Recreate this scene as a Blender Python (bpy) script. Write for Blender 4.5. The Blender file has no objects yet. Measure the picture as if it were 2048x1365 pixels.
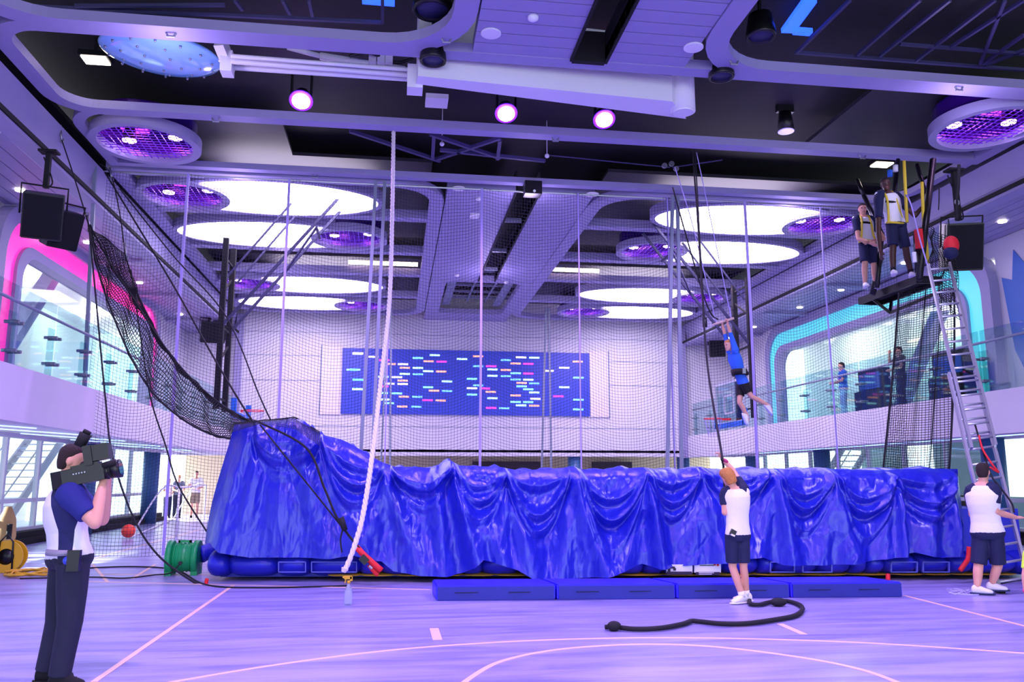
import bpy, bmesh, math, random
from mathutils import Vector as V, Matrix as M4, noise as NZ
random.seed(7)
PI=math.pi; sin=math.sin; cos=math.cos
S=bpy.context.scene; COL=S.collection
# ---------------- camera
F=1650.0; TH=math.atan(278/F); PS=math.atan(236*cos(TH)/F)
CP=V((0,0,1.5))
FW=V((sin(PS)*cos(TH),cos(PS)*cos(TH),sin(TH))); RT=V((cos(PS),-sin(PS),0)); UP=RT.cross(FW)
cd=bpy.data.cameras.new('camera'); cam=bpy.data.objects.new('camera',cd); COL.objects.link(cam)
cd.sensor_width=36; cd.lens=36*F/2048; cd.clip_end=300
mw=M4((RT,UP,-FW)).transposed().to_4x4(); mw.translation=CP; cam.matrix_world=mw
S.camera=cam
def at(px,py,ax,v):
    r=FW+RT*((px-1024)/F)-UP*((py-682.5)/F); t=(v-CP[ax])/r[ax]; return CP+r*t
def aY(px,py,v): return at(px,py,1,v)
def aX(px,py,v): return at(px,py,0,v)
def aZ(px,py,v): return at(px,py,2,v)
# ---------------- view, world
S.view_settings.view_transform='Standard'; S.view_settings.look='None'; S.view_settings.gamma=1
S.view_settings.exposure=0.6; S.view_settings.use_curve_mapping=False
w=bpy.data.worlds.new('world'); S.world=w; w.use_nodes=True
bg=w.node_tree.nodes['Background']; bg.inputs[0].default_value=(.80,.90,1,1); bg.inputs[1].default_value=2.2
def lamp(kind,name,loc,col,e,to=None,**k):
    d=bpy.data.lights.new(name,kind); d.color=col; d.energy=e
    for a,b in k.items(): setattr(d,a,b)
    o=bpy.data.objects.new(name,d); COL.objects.link(o); o.location=loc
    if to is not None: o.rotation_euler=(V(to)-V(loc)).to_track_quat('-Z','Y').to_euler()
    return o
lamp('SUN','sun',(-30,20,20),(1,.93,.85),24.0,(-30+16,20-2,20-6.1),angle=.01)
VIO=(.62,.33,1.0); BLU=(.56,.43,1.0)
# violet moving heads and house lights on the ceiling grid (over and behind the camera too)
for x,y,z,c,e in ((-1.9,15,8.3,VIO,900),(2.0,15,8.3,VIO,900),(3.96,15,8.3,VIO,900),(7.8,15,8.3,BLU,500),
        (-2.5,9,8.2,BLU,1300),(6,9,8.2,BLU,1300),(-2,3.5,8.2,VIO,1700),(5,3.5,8.2,VIO,1500),(2,-3,8.2,BLU,1800)):
    lamp('SPOT','ceiling_spot_light',(x,y,z),c,e,(x+ (.5 if x<2 else -.5),y-.2,0),spot_size=2.5,spot_blend=.8,shadow_soft_size=.35)
for x,y,e in ((-2,21,520),(8,21,520),(-2,29,420),(8,29,420)):
    lamp('SPOT','ceiling_spot_light',(x,y,7.7),(.76,.52,1),e,(x,y+2.2,0),spot_size=2.6,spot_blend=.8,shadow_soft_size=.3)
for x in (-3.5,2.9,9.3):
    for y,e in ((11.9,0 if x==2.9 else 34),(17.75,36),(25.2,32)):
        if not e: continue
        lamp('POINT','beam_fill_light',(x,y,7.4),(.66,.52,1),e,shadow_soft_size=.25)  # unseen fill points added to brighten the beam faces, no fixtures here
for x in (-10.2,16.2):
    for y in (14,19,24,29): lamp('POINT','deck_house_light',(x,y,6.9),(1,.97,.92),150,shadow_soft_size=.3)
# ---------------- materials
def lin(h):
    if isinstance(h,str): h=[int(h[i:i+2],16)/255 for i in (0,2,4)]
    else: h=[c/255 for c in h]
    return tuple(c/12.92 if c<.04045 else ((c+.055)/1.055)**2.4 for c in h)+(1,)
MATS={}
def mat(name,col,rough=.6,metal=0,emit=0,ecol=None,noise=0,nscale=8,bump=0,bscale=20,spec=None,coat=0,alpha=None,trans=0):
    if name in MATS: return MATS[name]
    m=bpy.data.materials.new(name); m.use_nodes=True; nt=m.node_tree; b=nt.nodes['Principled BSDF']
    c=lin(col); b.inputs['Base Color'].default_value=c; b.inputs['Roughness'].default_value=rough; b.inputs['Metallic'].default_value=metal
    if coat: b.inputs['Coat Weight'].default_value=coat; b.inputs['Coat Roughness'].default_value=.1
    if spec is not None: b.inputs['Specular IOR Level'].default_value=spec
    if trans: b.inputs['Transmission Weight'].default_value=trans
    if emit:
        b.inputs['Emission Color'].default_value=lin(ecol or col); b.inputs['Emission Strength'].default_value=emit
    if noise or bump:
        tc=nt.nodes.new('ShaderNodeTexCoord')
        n=nt.nodes.new('ShaderNodeTexNoise'); n.inputs['Scale'].default_value=nscale; n.inputs['Detail'].default_value=4
        nt.links.new(tc.outputs['Object'],n.inputs['Vector'])
        if noise:
            r=nt.nodes.new('ShaderNodeMapRange'); r.inputs['To Min'].default_value=1-noise; r.inputs['To Max'].default_value=1+noise
            nt.links.new(n.outputs[0],r.inputs[0])
            x=nt.nodes.new('ShaderNodeVectorMath'); x.operation='SCALE'; x.inputs[0].default_value=c[:3]
            nt.links.new(r.outputs[0],x.inputs['Scale']); nt.links.new(x.outputs[0],b.inputs['Base Color'])
        if bump:
            n2=nt.nodes.new('ShaderNodeTexNoise'); n2.inputs['Scale'].default_value=bscale; n2.inputs['Detail'].default_value=5
            nt.links.new(tc.outputs['Object'],n2.inputs['Vector'])
            bp=nt.nodes.new('ShaderNodeBump'); bp.inputs['Strength'].default_value=bump; bp.inputs['Distance'].default_value=.02
            nt.links.new(n2.outputs[0],bp.inputs['Height']); nt.links.new(bp.outputs[0],b.inputs['Normal'])
    MATS[name]=m; return m
def glassmat(name,tint,refl=.12):
    m=bpy.data.materials.new(name); m.use_nodes=True; nt=m.node_tree; nt.nodes.clear()
    o=nt.nodes.new('ShaderNodeOutputMaterial'); mx=nt.nodes.new('ShaderNodeMixShader')
    t=nt.nodes.new('ShaderNodeBsdfTransparent'); t.inputs[0].default_value=lin(tint)
    g=nt.nodes.new('ShaderNodeBsdfGlossy'); g.inputs['Roughness'].default_value=.03
    lw=nt.nodes.new('ShaderNodeLayerWeight'); lw.inputs[0].default_value=.25
    mr=nt.nodes.new('ShaderNodeMapRange'); mr.inputs['To Min'].default_value=refl*.4; mr.inputs['To Max'].default_value=min(1,refl*4)
    nt.links.new(lw.outputs['Fresnel'],mr.inputs[0]); nt.links.new(mr.outputs[0],mx.inputs[0])
    nt.links.new(t.outputs[0],mx.inputs[1]); nt.links.new(g.outputs[0],mx.inputs[2]); nt.links.new(mx.outputs[0],o.inputs[0])
    MATS[name]=m; return m
mWALL=mat('painted_white_panel','DCD6E2',.45,noise=.03,nscale=3)
mBEAM=mat('ceiling_beam_paint','9C95C0',.5,noise=.04,nscale=4)
mBEAMY=mat('cream_edge_paint','DCD8CF',.5)
mDARK=mat('black_ceiling_paint','0C0A14',.8,noise=.2,nscale=3)
mPANEL=mat('grey_ceiling_panel','24222E',.6,noise=.12,nscale=2)
mBLACK=mat('black_metal','0A0A10',.35)
mBLKM=mat('black_matte','0A0A0F',.8)
mROPE=mat('black_rope','15131D',.8,noise=.2,nscale=80)
mSTEEL=mat('galvanised_steel','9A9CA8',.35,.8)
mPOLE=mat('grey_painted_steel','8C93A8',.45,.1)
mALU=mat('aluminium','C6C6D2',.3,.7,bump=.1,bscale=60)
mWHITE=mat('white_enamel','ECEAF2',.35)
mWHITEB=mat('white_plastic','F2F0F6',.4)
mGLOW=mat('luminous_panel','FFFFFF',.5,emit=5.5,ecol='F0E2FF')
mLAMPV=mat('violet_lamp_face','FFFFFF',.5,emit=14,ecol='F3C4FF')
mLAMPG=mat('violet_lamp_bezel','6020C0',.4,emit=2.2,ecol='4A0CFF')
mLAMPW=mat('warm_lamp_face','FFFFFF',.5,emit=8,ecol='FFF0E0')
mLAMPWW=mat('cove_lamp_face','FFFFFF',.5,emit=2.5,ecol='FFE2B8')
mVREFL=mat('violet_reflection_glow','FF60FF',.5,emit=2.5,ecol='E03CFF')
mVINT=mat('violet_well_lining','38107A',.25,.3)
mPINK=mat('pink_glowing_panel','FF3AA8',.3,emit=.75,ecol='FF2C9A')
mCYAN=mat('cyan_glowing_panel','5CD8E0',.3,emit=.42,ecol='5AD6E0')
mNAVYC=mat('blue_column_paint','3C6A9C',.4)
mGL=glassmat('clear_railing_glass','E6F5F5',.05)
mGLW=glassmat('window_glass','EEF8FA',.05)
mNET=mat('netting_twine','2E2B42',.9)
mNETL=mat('pale_netting_tape','B7A8EC',.8)
mTARP=None
def tarpmat():
    m=bpy.data.materials.new('blue_tarpaulin'); m.use_nodes=True; nt=m.node_tree; b=nt.nodes['Principled BSDF']
    b.inputs['Base Color'].default_value=lin('1820B4'); b.inputs['Roughness'].default_value=.33
    b.inputs['Coat Weight'].default_value=.25; b.inputs['Coat Roughness'].default_value=.25
    tc=nt.nodes.new('ShaderNodeTexCoord'); h=None
    def bumpn(node,out,strength,dist,prev):
        bp=nt.nodes.new('ShaderNodeBump'); bp.inputs['Strength'].default_value=strength; bp.inputs['Distance'].default_value=dist
        nt.links.new(node.outputs[out],bp.inputs['Height'])
        if prev: nt.links.new(prev.outputs[0],bp.inputs['Normal'])
        return bp
    mp=nt.nodes.new('ShaderNodeMapping'); mp.inputs['Scale'].default_value=(1,1,.45); nt.links.new(tc.outputs['Object'],mp.inputs[0])
    n=nt.nodes.new('ShaderNodeTexNoise'); n.inputs['Scale'].default_value=5; n.inputs['Detail'].default_value=3; n.inputs['Distortion'].default_value=.8
    nt.links.new(mp.outputs[0],n.inputs['Vector'])
    v=nt.nodes.new('ShaderNodeTexVoronoi'); v.inputs['Scale'].default_value=9; v.distance='MINKOWSKI' if False else 'EUCLIDEAN'
    ad=nt.nodes.new('ShaderNodeVectorMath'); ad.operation='MULTIPLY_ADD'; ad.inputs[1].default_value=(.25,.25,.25)
    nt.links.new(n.outputs['Color'],ad.inputs[0]); nt.links.new(mp.outputs[0],ad.inputs[2]); nt.links.new(ad.outputs[0],v.inputs['Vector'])
    b1=bumpn(n,0,.35,.04,None); b2=bumpn(v,0,.35,.02,b1); nt.links.new(b2.outputs[0],b.inputs['Normal'])
    return m
mTARP=tarpmat()
mVINYL=mat('blue_vinyl','1B22B8',.4,bump=.25,bscale=9,noise=.1)
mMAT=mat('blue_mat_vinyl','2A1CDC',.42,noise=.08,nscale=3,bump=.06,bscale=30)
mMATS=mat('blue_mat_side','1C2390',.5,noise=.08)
mYEL=mat('yellow_vinyl','D9A51A',.4,bump=.2,bscale=10)
mRED=mat('red_fabric','E4202C',.6)
mSKIN=mat('fair_skin','E2A58C',.5,noise=.06,nscale=12)
mSKIND=mat('dark_skin','4A2A22',.5,noise=.06,nscale=12)
mHAIRB=mat('dark_brown_hair','2A1A18',.8,noise=.3,nscale=60,bump=.6,bscale=90)
mHAIRR=mat('ginger_blond_hair','C98442',.7,noise=.3,nscale=50,bump=.7,bscale=80)
mNAVY=mat('navy_cloth','161B46',.8,bump=.25,bscale=14)
mBLUSH=mat('royal_blue_cloth','2F6AD8',.8,bump=.2,bscale=14)
mTROU=mat('dark_trouser_cloth','1A1E36',.8,noise=.1,bump=.5,bscale=9)
mSHIRT=mat('white_cloth','F0EEF2',.8,bump=.35,bscale=11)
mSHOE=mat('white_shoe_leather','EEEAF0',.5)
mGREEN=mat('green_moulded_plastic','12A05A',.4,bump=.08,bscale=12)
mHARN=mat('yellow_webbing','E4CC38',.6)
# ---------------- mesh builder
ORG={}
class MB:
    def __init__(s): s.bm=bmesh.new()
    def faces(s,vs,fs):
        b=[s.bm.verts.new(v) for v in vs]
        for f in fs:
            try: s.bm.faces.new([b[i] for i in f])
            except ValueError: pass
        return b
    def box(s,c,d,rz=0,rot=None):
        R=rot if rot else M4.Rotation(rz,3,'Z'); c=V(c); x,y,z=[a/2 for a in d]
        vs=[c+R@V((i*x,j*y,k*z)) for k in(-1,1) for j in(-1,1) for i in(-1,1)]
        s.faces(vs,[(0,2,3,1),(4,5,7,6),(0,1,5,4),(2,6,7,3),(0,4,6,2),(1,3,7,5)]); return s
    def bb(s,x0,x1,y0,y1,z0,z1): return s.box(((x0+x1)/2,(y0+y1)/2,(z0+z1)/2),(abs(x1-x0),abs(y1-y0),abs(z1-z0)))
    def beam(s,a,b,w,h):
        a=V(a);b=V(b);d=b-a;q=d.to_track_quat('Y','Z').to_matrix(); return s.box((a+b)/2,(w,d.length,h),rot=q)
    def loft(s,rings,n=12,cap=True,closed=False):
        # rings: (centre, u, v) half axis vectors
        L=[]
        for c,u,v in rings: L.append([s.bm.verts.new(V(c)+V(u)*cos(2*PI*k/n)+V(v)*sin(2*PI*k/n)) for k in range(n)])
        m=len(L)
        for i in range(m if closed else m-1):
            A=L[i];B=L[(i+1)%m]
            for k in range(n): s.bm.faces.new((A[k],A[(k+1)%n],B[(k+1)%n],B[k]))
        if cap and not closed:
            s.bm.faces.new(L[0][::-1]); s.bm.faces.new(L[-1])
        return s
    def tube(s,pts,r,n=8,cap=True,closed=False):
        pts=[V(p) for p in pts]; m=len(pts); rs=r if isinstance(r,(list,tuple)) else [r]*m
        rings=[];u=None
        for i,p in enumerate(pts):
            if closed: d=pts[(i+1)%m]-pts[i-1]
            else: d=pts[min(i+1,m-1)]-pts[max(i-1,0)]
            d=d.normalized() if d.length>1e-9 else V((0,0,1))
            if u is None: u=d.orthogonal().normalized()
            else:
                u=u-d*u.dot(d); u=u.normalized() if u.length>1e-6 else d.orthogonal().normalized()
            v=d.cross(u); rings.append((p,u*rs[i],v*rs[i]))
        return s.loft(rings,n,cap,closed)
    def cyl(s,a,b,r,r2=None,n=16):
        return s.tube([a,b],[r,r if r2 is None else r2],n)
    def ball(s,c,r,n=12,m=8,R=None):
        if not isinstance(r,(list,tuple,V)): r=(r,r,r)
        c=V(c);R=R or M4.Identity(3)
        rings=[]
        for i in range(m+1):
            a=-PI/2+PI*i/m; a=max(-PI/2+.08,min(PI/2-.08,a))
            rings.append((c+R@V((0,0,r[2]*sin(a))),R@V((r[0]*cos(a),0,0)),R@V((0,r[1]*cos(a),0))))
        return s.loft(rings,n)
    def lathe(s,c,prof,n=24,ax=V((0,0,1))):
        ax=V(ax).normalized(); u=ax.orthogonal().normalized(); v=ax.cross(u)
        return s.loft([(V(c)+ax*h,u*max(r,.0005),v*max(r,.0005)) for r,h in prof],n)
    def prism(s,poly,f):      # poly list of 2D, f(p,side)->3D for side 0/1
        n=len(poly); A=[s.bm.verts.new(f(p,0)) for p in poly]; B=[s.bm.verts.new(f(p,1)) for p in poly]
        s.bm.faces.new(A[::-1]); s.bm.faces.new(B)
        for i in range(n): s.bm.faces.new((A[i],A[(i+1)%n],B[(i+1)%n],B[i]))
        return s
    def band(s,outer,inner,f):   # closed ring between two loops with same count
        n=len(outer); o0=[s.bm.verts.new(f(p,0)) for p in outer];o1=[s.bm.verts.new(f(p,1)) for p in outer]
        i0=[s.bm.verts.new(f(p,0)) for p in inner];i1=[s.bm.verts.new(f(p,1)) for p in inner]
        for k in range(n):
            j=(k+1)%n
            for q in ((o0[k],o0[j],i0[j],i0[k]),(o1[k],i1[k],i1[j],o1[j]),(o0[k],o1[k],o1[j],o0[j]),(i0[k],i0[j],i1[j],i1[k])): s.bm.faces.new(q)
        return s
    def grid(s,nu,nv,f):
        g=[[s.bm.verts.new(f(i/(nu-1),j/(nv-1))) for j in range(nv)] for i in range(nu)]
        for i in range(nu-1):
            for j in range(nv-1): s.bm.faces.new((g[i][j],g[i+1][j],g[i+1][j+1],g[i][j+1]))
        return s
    def build(s,name,m,parent=None,smooth=False,label=None,remesh=0,sm=3,subd=0,solid=0):
        o0=V((0,0,0)); p=parent
        if parent is not None: o0=ORG.get(parent.name,V((0,0,0)))
        bmesh.ops.recalc_face_normals(s.bm,faces=s.bm.faces)
        s.bm.transform(M4.Translation(-o0))
        if smooth:
            for f in s.bm.faces: f.smooth=True
        me=bpy.data.meshes.new(name); s.bm.to_mesh(me); s.bm.free(); me.materials.append(m)
        o=bpy.data.objects.new(name,me); COL.objects.link(o)
        if parent is not None: o.parent=parent; ORG[o.name]=o0
        if label: o['label']=label
        if remesh:
            r=o.modifiers.new('r','REMESH'); r.mode='VOXEL'; r.voxel_size=remesh; r.use_smooth_shade=True
            q=o.modifiers.new('s','SMOOTH'); q.iterations=sm; q.factor=.6
        if solid:
            q=o.modifiers.new('t','SOLIDIFY'); q.thickness=solid
        if subd:
            q=o.modifiers.new('u','SUBSURF'); q.levels=subd; q.render_levels=subd
        return o
def thing(name,label,cat,loc=(0,0,0),group=None):
    o=bpy.data.objects.new(name,None); COL.objects.link(o); o.location=loc; o.empty_display_size=.1
    o['label']=label; o['category']=cat
    if group: o['group']=group
    ORG[o.name]=V(loc); return o
def tag(o,label,cat,group=None,kind=None):
    o['label']=label; o['category']=cat
    if group: o['group']=group
    if kind: o['kind']=kind
    return o
def recenter(o):
    me=o.data; c=sum((v.co for v in me.vertices),V((0,0,0)))/max(1,len(me.vertices)); zm=min(v.co.z for v in me.vertices); c.z=zm
    me.transform(M4.Translation(-c)); o.location=c; return o
def struct(o): o['kind']='structure'; return o
def dup(root,loc,label=None):
    def cp(o,par):
        c=o.copy(); COL.objects.link(c); c.parent=par
        for ch in o.children: cp(ch,c)
        return c
    r=cp(root,None); r.location=loc
    if label: r['label']=label
    ORG[r.name]=V(loc)
    return r
def bez(pts,n=8):   # catmull-rom through points
    pts=[V(p) for p in pts]; out=[]
    for i in range(len(pts)-1):
        p0=pts[max(i-1,0)];p1=pts[i];p2=pts[i+1];p3=pts[min(i+2,len(pts)-1)]
        for k in range(n):
            t=k/n; out.append(.5*((2*p1)+(p2-p0)*t+(2*p0-5*p1+4*p2-p3)*t*t+(3*p1-p0-3*p2+p3)*t**3))
    out.append(pts[-1]); return out
def rope(name,pts,r,m,label,cat='rope',n=6,group=None,smooth=True):
    o=MB().tube(bez(pts,10),r,n).build(name,m,None,smooth); tag(o,label,cat,group); return o
def interp(tab,x):
    if x<=tab[0][0]: return tab[0][1]
    for (a,b),(c,d) in zip(tab,tab[1:]):
        if x<=c: return b+(d-b)*(x-a)/(c-a)
    return tab[-1][1]
def rrect(x0,x1,y0,y1,r,n=8,corners=(1,1,1,1)):
    pts=[]
    for (cx,cy,a0,on) in ((x1,y1,0,corners[0]),(x0,y1,90,corners[1]),(x0,y0,180,corners[2]),(x1,y0,270,corners[3])):
        rr=r if on else .01
        ox=cx-rr if cx==x1 else cx+rr; oy=cy-rr if cy==y1 else cy+rr
        for k in range(n+1):
            a=math.radians(a0+90*k/n); pts.append((ox+rr*cos(a),oy+rr*sin(a)))
    return pts
# ================= SETTING
XL,XR=-6.0,11.8; YB=33.5; YF=-8
# floor
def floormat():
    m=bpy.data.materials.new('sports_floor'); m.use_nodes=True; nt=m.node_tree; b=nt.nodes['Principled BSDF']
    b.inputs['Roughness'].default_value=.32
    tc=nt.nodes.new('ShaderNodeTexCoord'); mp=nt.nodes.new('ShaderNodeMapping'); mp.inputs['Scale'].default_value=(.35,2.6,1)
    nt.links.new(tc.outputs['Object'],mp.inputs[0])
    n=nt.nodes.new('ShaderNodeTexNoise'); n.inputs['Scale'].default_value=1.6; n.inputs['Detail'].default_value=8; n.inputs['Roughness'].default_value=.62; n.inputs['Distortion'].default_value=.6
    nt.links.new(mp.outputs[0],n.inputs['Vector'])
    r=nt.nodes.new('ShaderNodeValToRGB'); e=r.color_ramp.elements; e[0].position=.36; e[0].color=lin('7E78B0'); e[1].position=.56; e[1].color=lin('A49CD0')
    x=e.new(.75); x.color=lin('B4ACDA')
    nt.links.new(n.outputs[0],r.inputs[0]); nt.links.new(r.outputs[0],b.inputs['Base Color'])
    return m
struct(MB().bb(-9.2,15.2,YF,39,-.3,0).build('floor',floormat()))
mLINE=mat('cream_court_line','F2D8DC',.4)
mLINB=mat('orange_court_line','F4CDB4',.4)
def strip(mb,a,b,w=.05,z=.004):
    a=V((a[0],a[1],0));b=V((b[0],b[1],0));d=(b-a).normalized();s=V((-d.y,d.x,0))*w/2
    mb.faces([V((p.x,p.y,zz)) for zz in(0.0005,z) for p in (a-s,b-s,b+s,a+s)],[(4,5,6,7),(0,3,2,1),(0,1,5,4),(1,2,6,5),(2,3,7,6),(3,0,4,7)])
lm=MB()
def pz(px,py): p=aZ(px,py,0); return (p.x,p.y)
strip(lm,pz(188,1365),pz(466,1172),.05)
strip(lm,pz(1808,1192),pz(2060,1256),.05)
strip(lm,pz(868,1258),pz(875,1281),.09); strip(lm,pz(1560,1249),pz(1608,1270),.07)
strip(lm,pz(120,1163),pz(860,1180),.05)
for a,b in (((180,1120),(400,1060)),((185,1130),(215,1165)),((265,1158),(310,1130)),((200,1150),(420,1150))): strip(lm,pz(*a),pz(*b),.05)
# centre circle and three-point arc
def arc(pts,w):
    q=bez([(*pz(*p),0) for p in pts],10)
    for a,b in zip(q,q[1:]): strip(lm,a,b,w)
arc([(330,1368),(560,1330),(800,1300),(1050,1283),(1280,1277),(1500,1279),(1750,1288),(2080,1310)],.045)
arc([(925,1368),(1000,1325),(1120,1300),(1280,1290),(1430,1295),(1600,1316),(1720,1340),(1800,1368)],.05)
o=lm.build('floor_line',mLINB,bpy.data.objects['floor']); o['label']='pale pink court lines painted on the floor'
# dark upper ceiling
struct(MB().bb(-9.2,15.2,YF,YB+.3,9.1,9.3).build('ceiling',mDARK))
# planked spine
def plank(name,x0,x1,y0,y1,z0,z1,pitch=.3):
    mb=MB(); y=y0
    while y<y1-.02:
        e=min(y+pitch-.02,y1); mb.bb(x0,x1,y,e,z0,z1); y+=pitch
    mb.bb(x0,x1,y0,y1,z1-.02,z1+.02)
    return struct(mb.build(name,mBEAM))
tn=[0]
def trim(mb,m=None,smooth=False):
    tn[0]+=1; return struct(mb.build('trim_%d'%tn[0],m or mBEAM,None,smooth))
plank('ceiling_planks',1.05,2.62,YF,11.8,8.02,8.2); plank('ceiling_planks',3.14,4.45,YF,11.8,8.02,8.2)
plank('ceiling_planks',1.05,2.64,17.8,26.5,8.02,8.2,.3); plank('ceiling_planks',3.14,4.45,17.8,26.5,8.02,8.2,.3)
trim(MB().bb(2.58,2.62,YF,11.8,7.98,8.5).bb(3.14,3.18,YF,11.8,7.98,8.5).bb(2.62,3.14,11.75,11.85,7.98,8.5),mDARK)
trim(MB().bb(2.60,2.64,17.8,26.5,7.98,8.5).bb(3.14,3.18,17.8,26.5,7.98,8.5),mDARK)
for y in (20.5,23.4,25.6): trim(MB().bb(2.6,3.16,y,y+.1,8.15,8.25),mPOLE)
# end panel around the ventilation opening
oc=rrect(1.57,4.09,26.75,32.0,.3)
fz=lambda z0,z1:(lambda p,s:V((p[0],p[1],z1 if s else z0)))
ou=[( {0:1}and (1.05 if p[0]<2.83 else 4.45),(26.5 if p[1]<29.4 else YB)) for p in oc]
# build as four slabs + rounded band
trim(MB().bb(1.05,1.4,26.5,YB,8,8.2).bb(4.26,4.45,26.5,YB,8,8.2).bb(1.4,4.26,26.5,26.62,8,8.2).bb(1.4,4.26,32.15,YB,8,8.2).band(rrect(1.4,4.26,26.6,32.16,.02),oc,fz(8,8.2)))
mb=MB()
for k in range(5): mb.bb(1.4,4.3,27.2+k*1.05,27.28+k*1.05,8.5,8.58)
for k in range(3): mb.beam((1.9+.8*k,26.7,8.45),(2.0+.7*k,32,8.5),.06,.06)
mb.bb(1.7,2.0,27,31.8,8.3,8.36).bb(3.7,4,27,31.8,8.3,8.36)
tag(mb.build('ceiling_truss',mPOLE),'dark lighting grid inside the rectangular opening by the far wall','truss')
# frames of the four coffers
def coffer(x0,x1,y0,y1,w,r,corners,z0=8.0,z1=8.16,m=mBEAM):
    outer=rrect(x0-w,x1+w,y0-w,y1+w,r+w,8,corners); inner=rrect(x0,x1,y0,y1,r,8,corners)
    return trim(MB().band(outer,inner,fz(z0,z1)),m)
coffer(XL+.15,.68,-6,11.65,.34,1.0,(1,1,0,0))
coffer(4.80,XR-.15,-6,11.65,.34,1.0,(1,1,0,0))
coffer(XL+.15,.68,17.95,32.4,.34,.9,(1,1,0,1))
coffer(4.80,XR-.15,17.95,32.4,.34,.9,(1,1,1,0))
# dark middle bay: side frame with rounded corner and crossing beams
coffer(XL+.15,XR-.15,12.05,14.62,.27,.5,(0,1,1,0),8.004)
coffer(XL+.15,XR-.15,14.86,17.3,.2,.7,(1,0,1,0),8.02,8.15)
# transverse beams
for y,w_ in ((20.2,.42),(23.45,.42),(26.1,.4),(29.35,.4)):
    for x0,x1 in ((XL+.1,.72),(4.75,XR-.1)): trim(MB().bb(x0,x1,y,y+w_*.8,8.03,8.25))
# grey ceiling panels in the coffers
for x0,x1,y0,y1 in ((XL,.7,17.9,23.9),(4.8,XR,17.9,23.9),(XL,.7,26.3,32.6),(4.8,XR,26.3,32.6),(XL,-2.4,16.2,17.9),(8.6,XR,13.2,15.9)):
    struct(MB().bb(x0,x1,y0,y1,8.62,8.7).build('ceiling_panel',mPANEL))
# warm coves
for x0,x1 in ((-1.6,.6),(4.9,6.6)): 
    tag(recenter(MB().bb(x0,x1,25.98,26.06,8.3,8.42).build('cove_light',mLAMPWW)),'warm cove strip on the %s side of the dark slot bay'%('left' if x0<0 else 'right'),'light')
# side bulkheads, soffits
def side(sg,X0,name):
    f=lambda d:X0+sg*d
    # outer bulkhead sloping from frame to soffit
    poly=[(.9,8.55),(.95,8.3),(.22,7.32),(.14,7.3),(.14,7.16),(.40,7.12),(.2,8.02)]
    mb=MB().prism([(f(a),b) for a,b in poly],lambda p,s:V((p[0],YB if s else YF,p[1])))
    trim(mb)
    trim(MB().bb(f(.10),f(.20),YF,YB,7.22,7.30),mBLKM)
    trim(MB().bb(f(.5),f(1.2),YF,YB,8.55,8.65),mDARK)
    # planked soffit
    mb=MB()
    x=.5
    while x<3.4:
        mb.bb(f(x),f(x+.28),YF,YB,7.2,7.28); x+=.3
    mb.bb(f(.45),f(3.4),YF,YB,7.27,7.34)
    struct(mb.build('ceiling_soffit_%s'%name,mBEAM))
    y=1.5
    while y<YB:
        trim(MB().bb(f(.4),f(3.3),y,y+.35,7.1,7.2)); y+=4.1
side(-1,XL-.1,'left'); side(1,XR+.1,'right')
# back wall
mb=MB().bb(-9.5,15.5,YB,YB+.3,2.45,9.3)
wb=struct(mb.build('wall_back',mWALL))
mb=MB()
for z in (7.35,5.4,3.6,6.4): mb.bb(-6,-3,YB-.012,YB+.01,z,z+.02).bb(8.8,12.0,YB-.012,YB+.01,z,z+.02)
for z in (7.35,3.6): mb.bb(-3,8.8,YB-.012,YB+.01,z,z+.02)
o=mb.build('panel_seam',mPOLE,wb)
trim(MB().bb(-6.3,-6.05,YB-.25,YB,2.4,8).bb(11.95,12.15,YB-.25,YB,2.4,8))
# lower back zone (bar area)
mCREAM=mat('cream_wall','D9C8A4',.6); mBAR=mat('dark_bar_wood','2B1A22',.5)
struct(MB().bb(-9.2,15.2,38.8,39,0,2.6).build('wall_far',mCREAM))
struct(MB().bb(-9.2,15.2,YB,39,2.6,2.7).build('ceiling_low',mWALL))
def bar(x0,x1,lab):
    t=thing('bar_counter',lab,'counter',((x0+x1)/2,37.5,0))
    MB().bb(x0,x1,37,37.8,0,1.05).build('counter',mBAR,t); MB().bb(x0-.05,x1+.05,36.95,37.85,1.05,1.1).build('top',mWHITEB,t)
    MB().bb(x0,x1,38.5,38.78,0,2.35).build('back_panel',mBAR,t)
bar(3.6,6.8,'dark bar unit seen under the far wall, left of the columns'); bar(9.3,11.2,'short dark bar unit under the far wall behind the woman')
for i,x in enumerate((4.1,5.6,6.1,7.6,8.9,10.1,12.6)):
    tag(recenter(MB().cyl((x,36,2.57),(x,36,2.6),.16).build('downlight',mLAMPW)),'round warm downlight in the low ceiling under the far wall','light','downlights under the far wall')
# ---- balconies
def balcony(sg,X0,name):
    f=lambda d:X0+sg*d
    b=MB().prism([(f(0),3.3),(f(0),2.42),(f(.1),2.4),(f(3.3),2.62),(f(3.3),3.3)],lambda p,s:V((p[0],YB if s else YF,p[1])))
    o=struct(b.build('balcony_%s'%name,mWALL)); 
    return f
fl=balcony(-1,XL,'left'); fr=balcony(1,XR+.3,'right')
mLED=mat('blue_light_strip','A8C8FF',.4,emit=1.6,ecol='9CC4FF')
y=9.0;k=0
for y in (11,13.5,15.6,17.8,20.5,23.5,27):
    for sg,f in ((-1,fl),(1,fr)):
        m_=MB().bb(f(.25),f(2.6),y,y+.03,2.395+.02,2.42)
        m_=MB().box((f(1.4),y,2.475),(2.3,.018,.02),rot=M4.Rotation((-.069)*-1*sg*-1,3,'Y'))
        tag(recenter(m_.build('light_strip',mLED)),'thin blue light strip set across the underside of the %s balcony'%('left' if sg<0 else 'right'),'light','blue light strips under the %s balcony'%('left' if sg<0 else 'right'))
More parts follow.
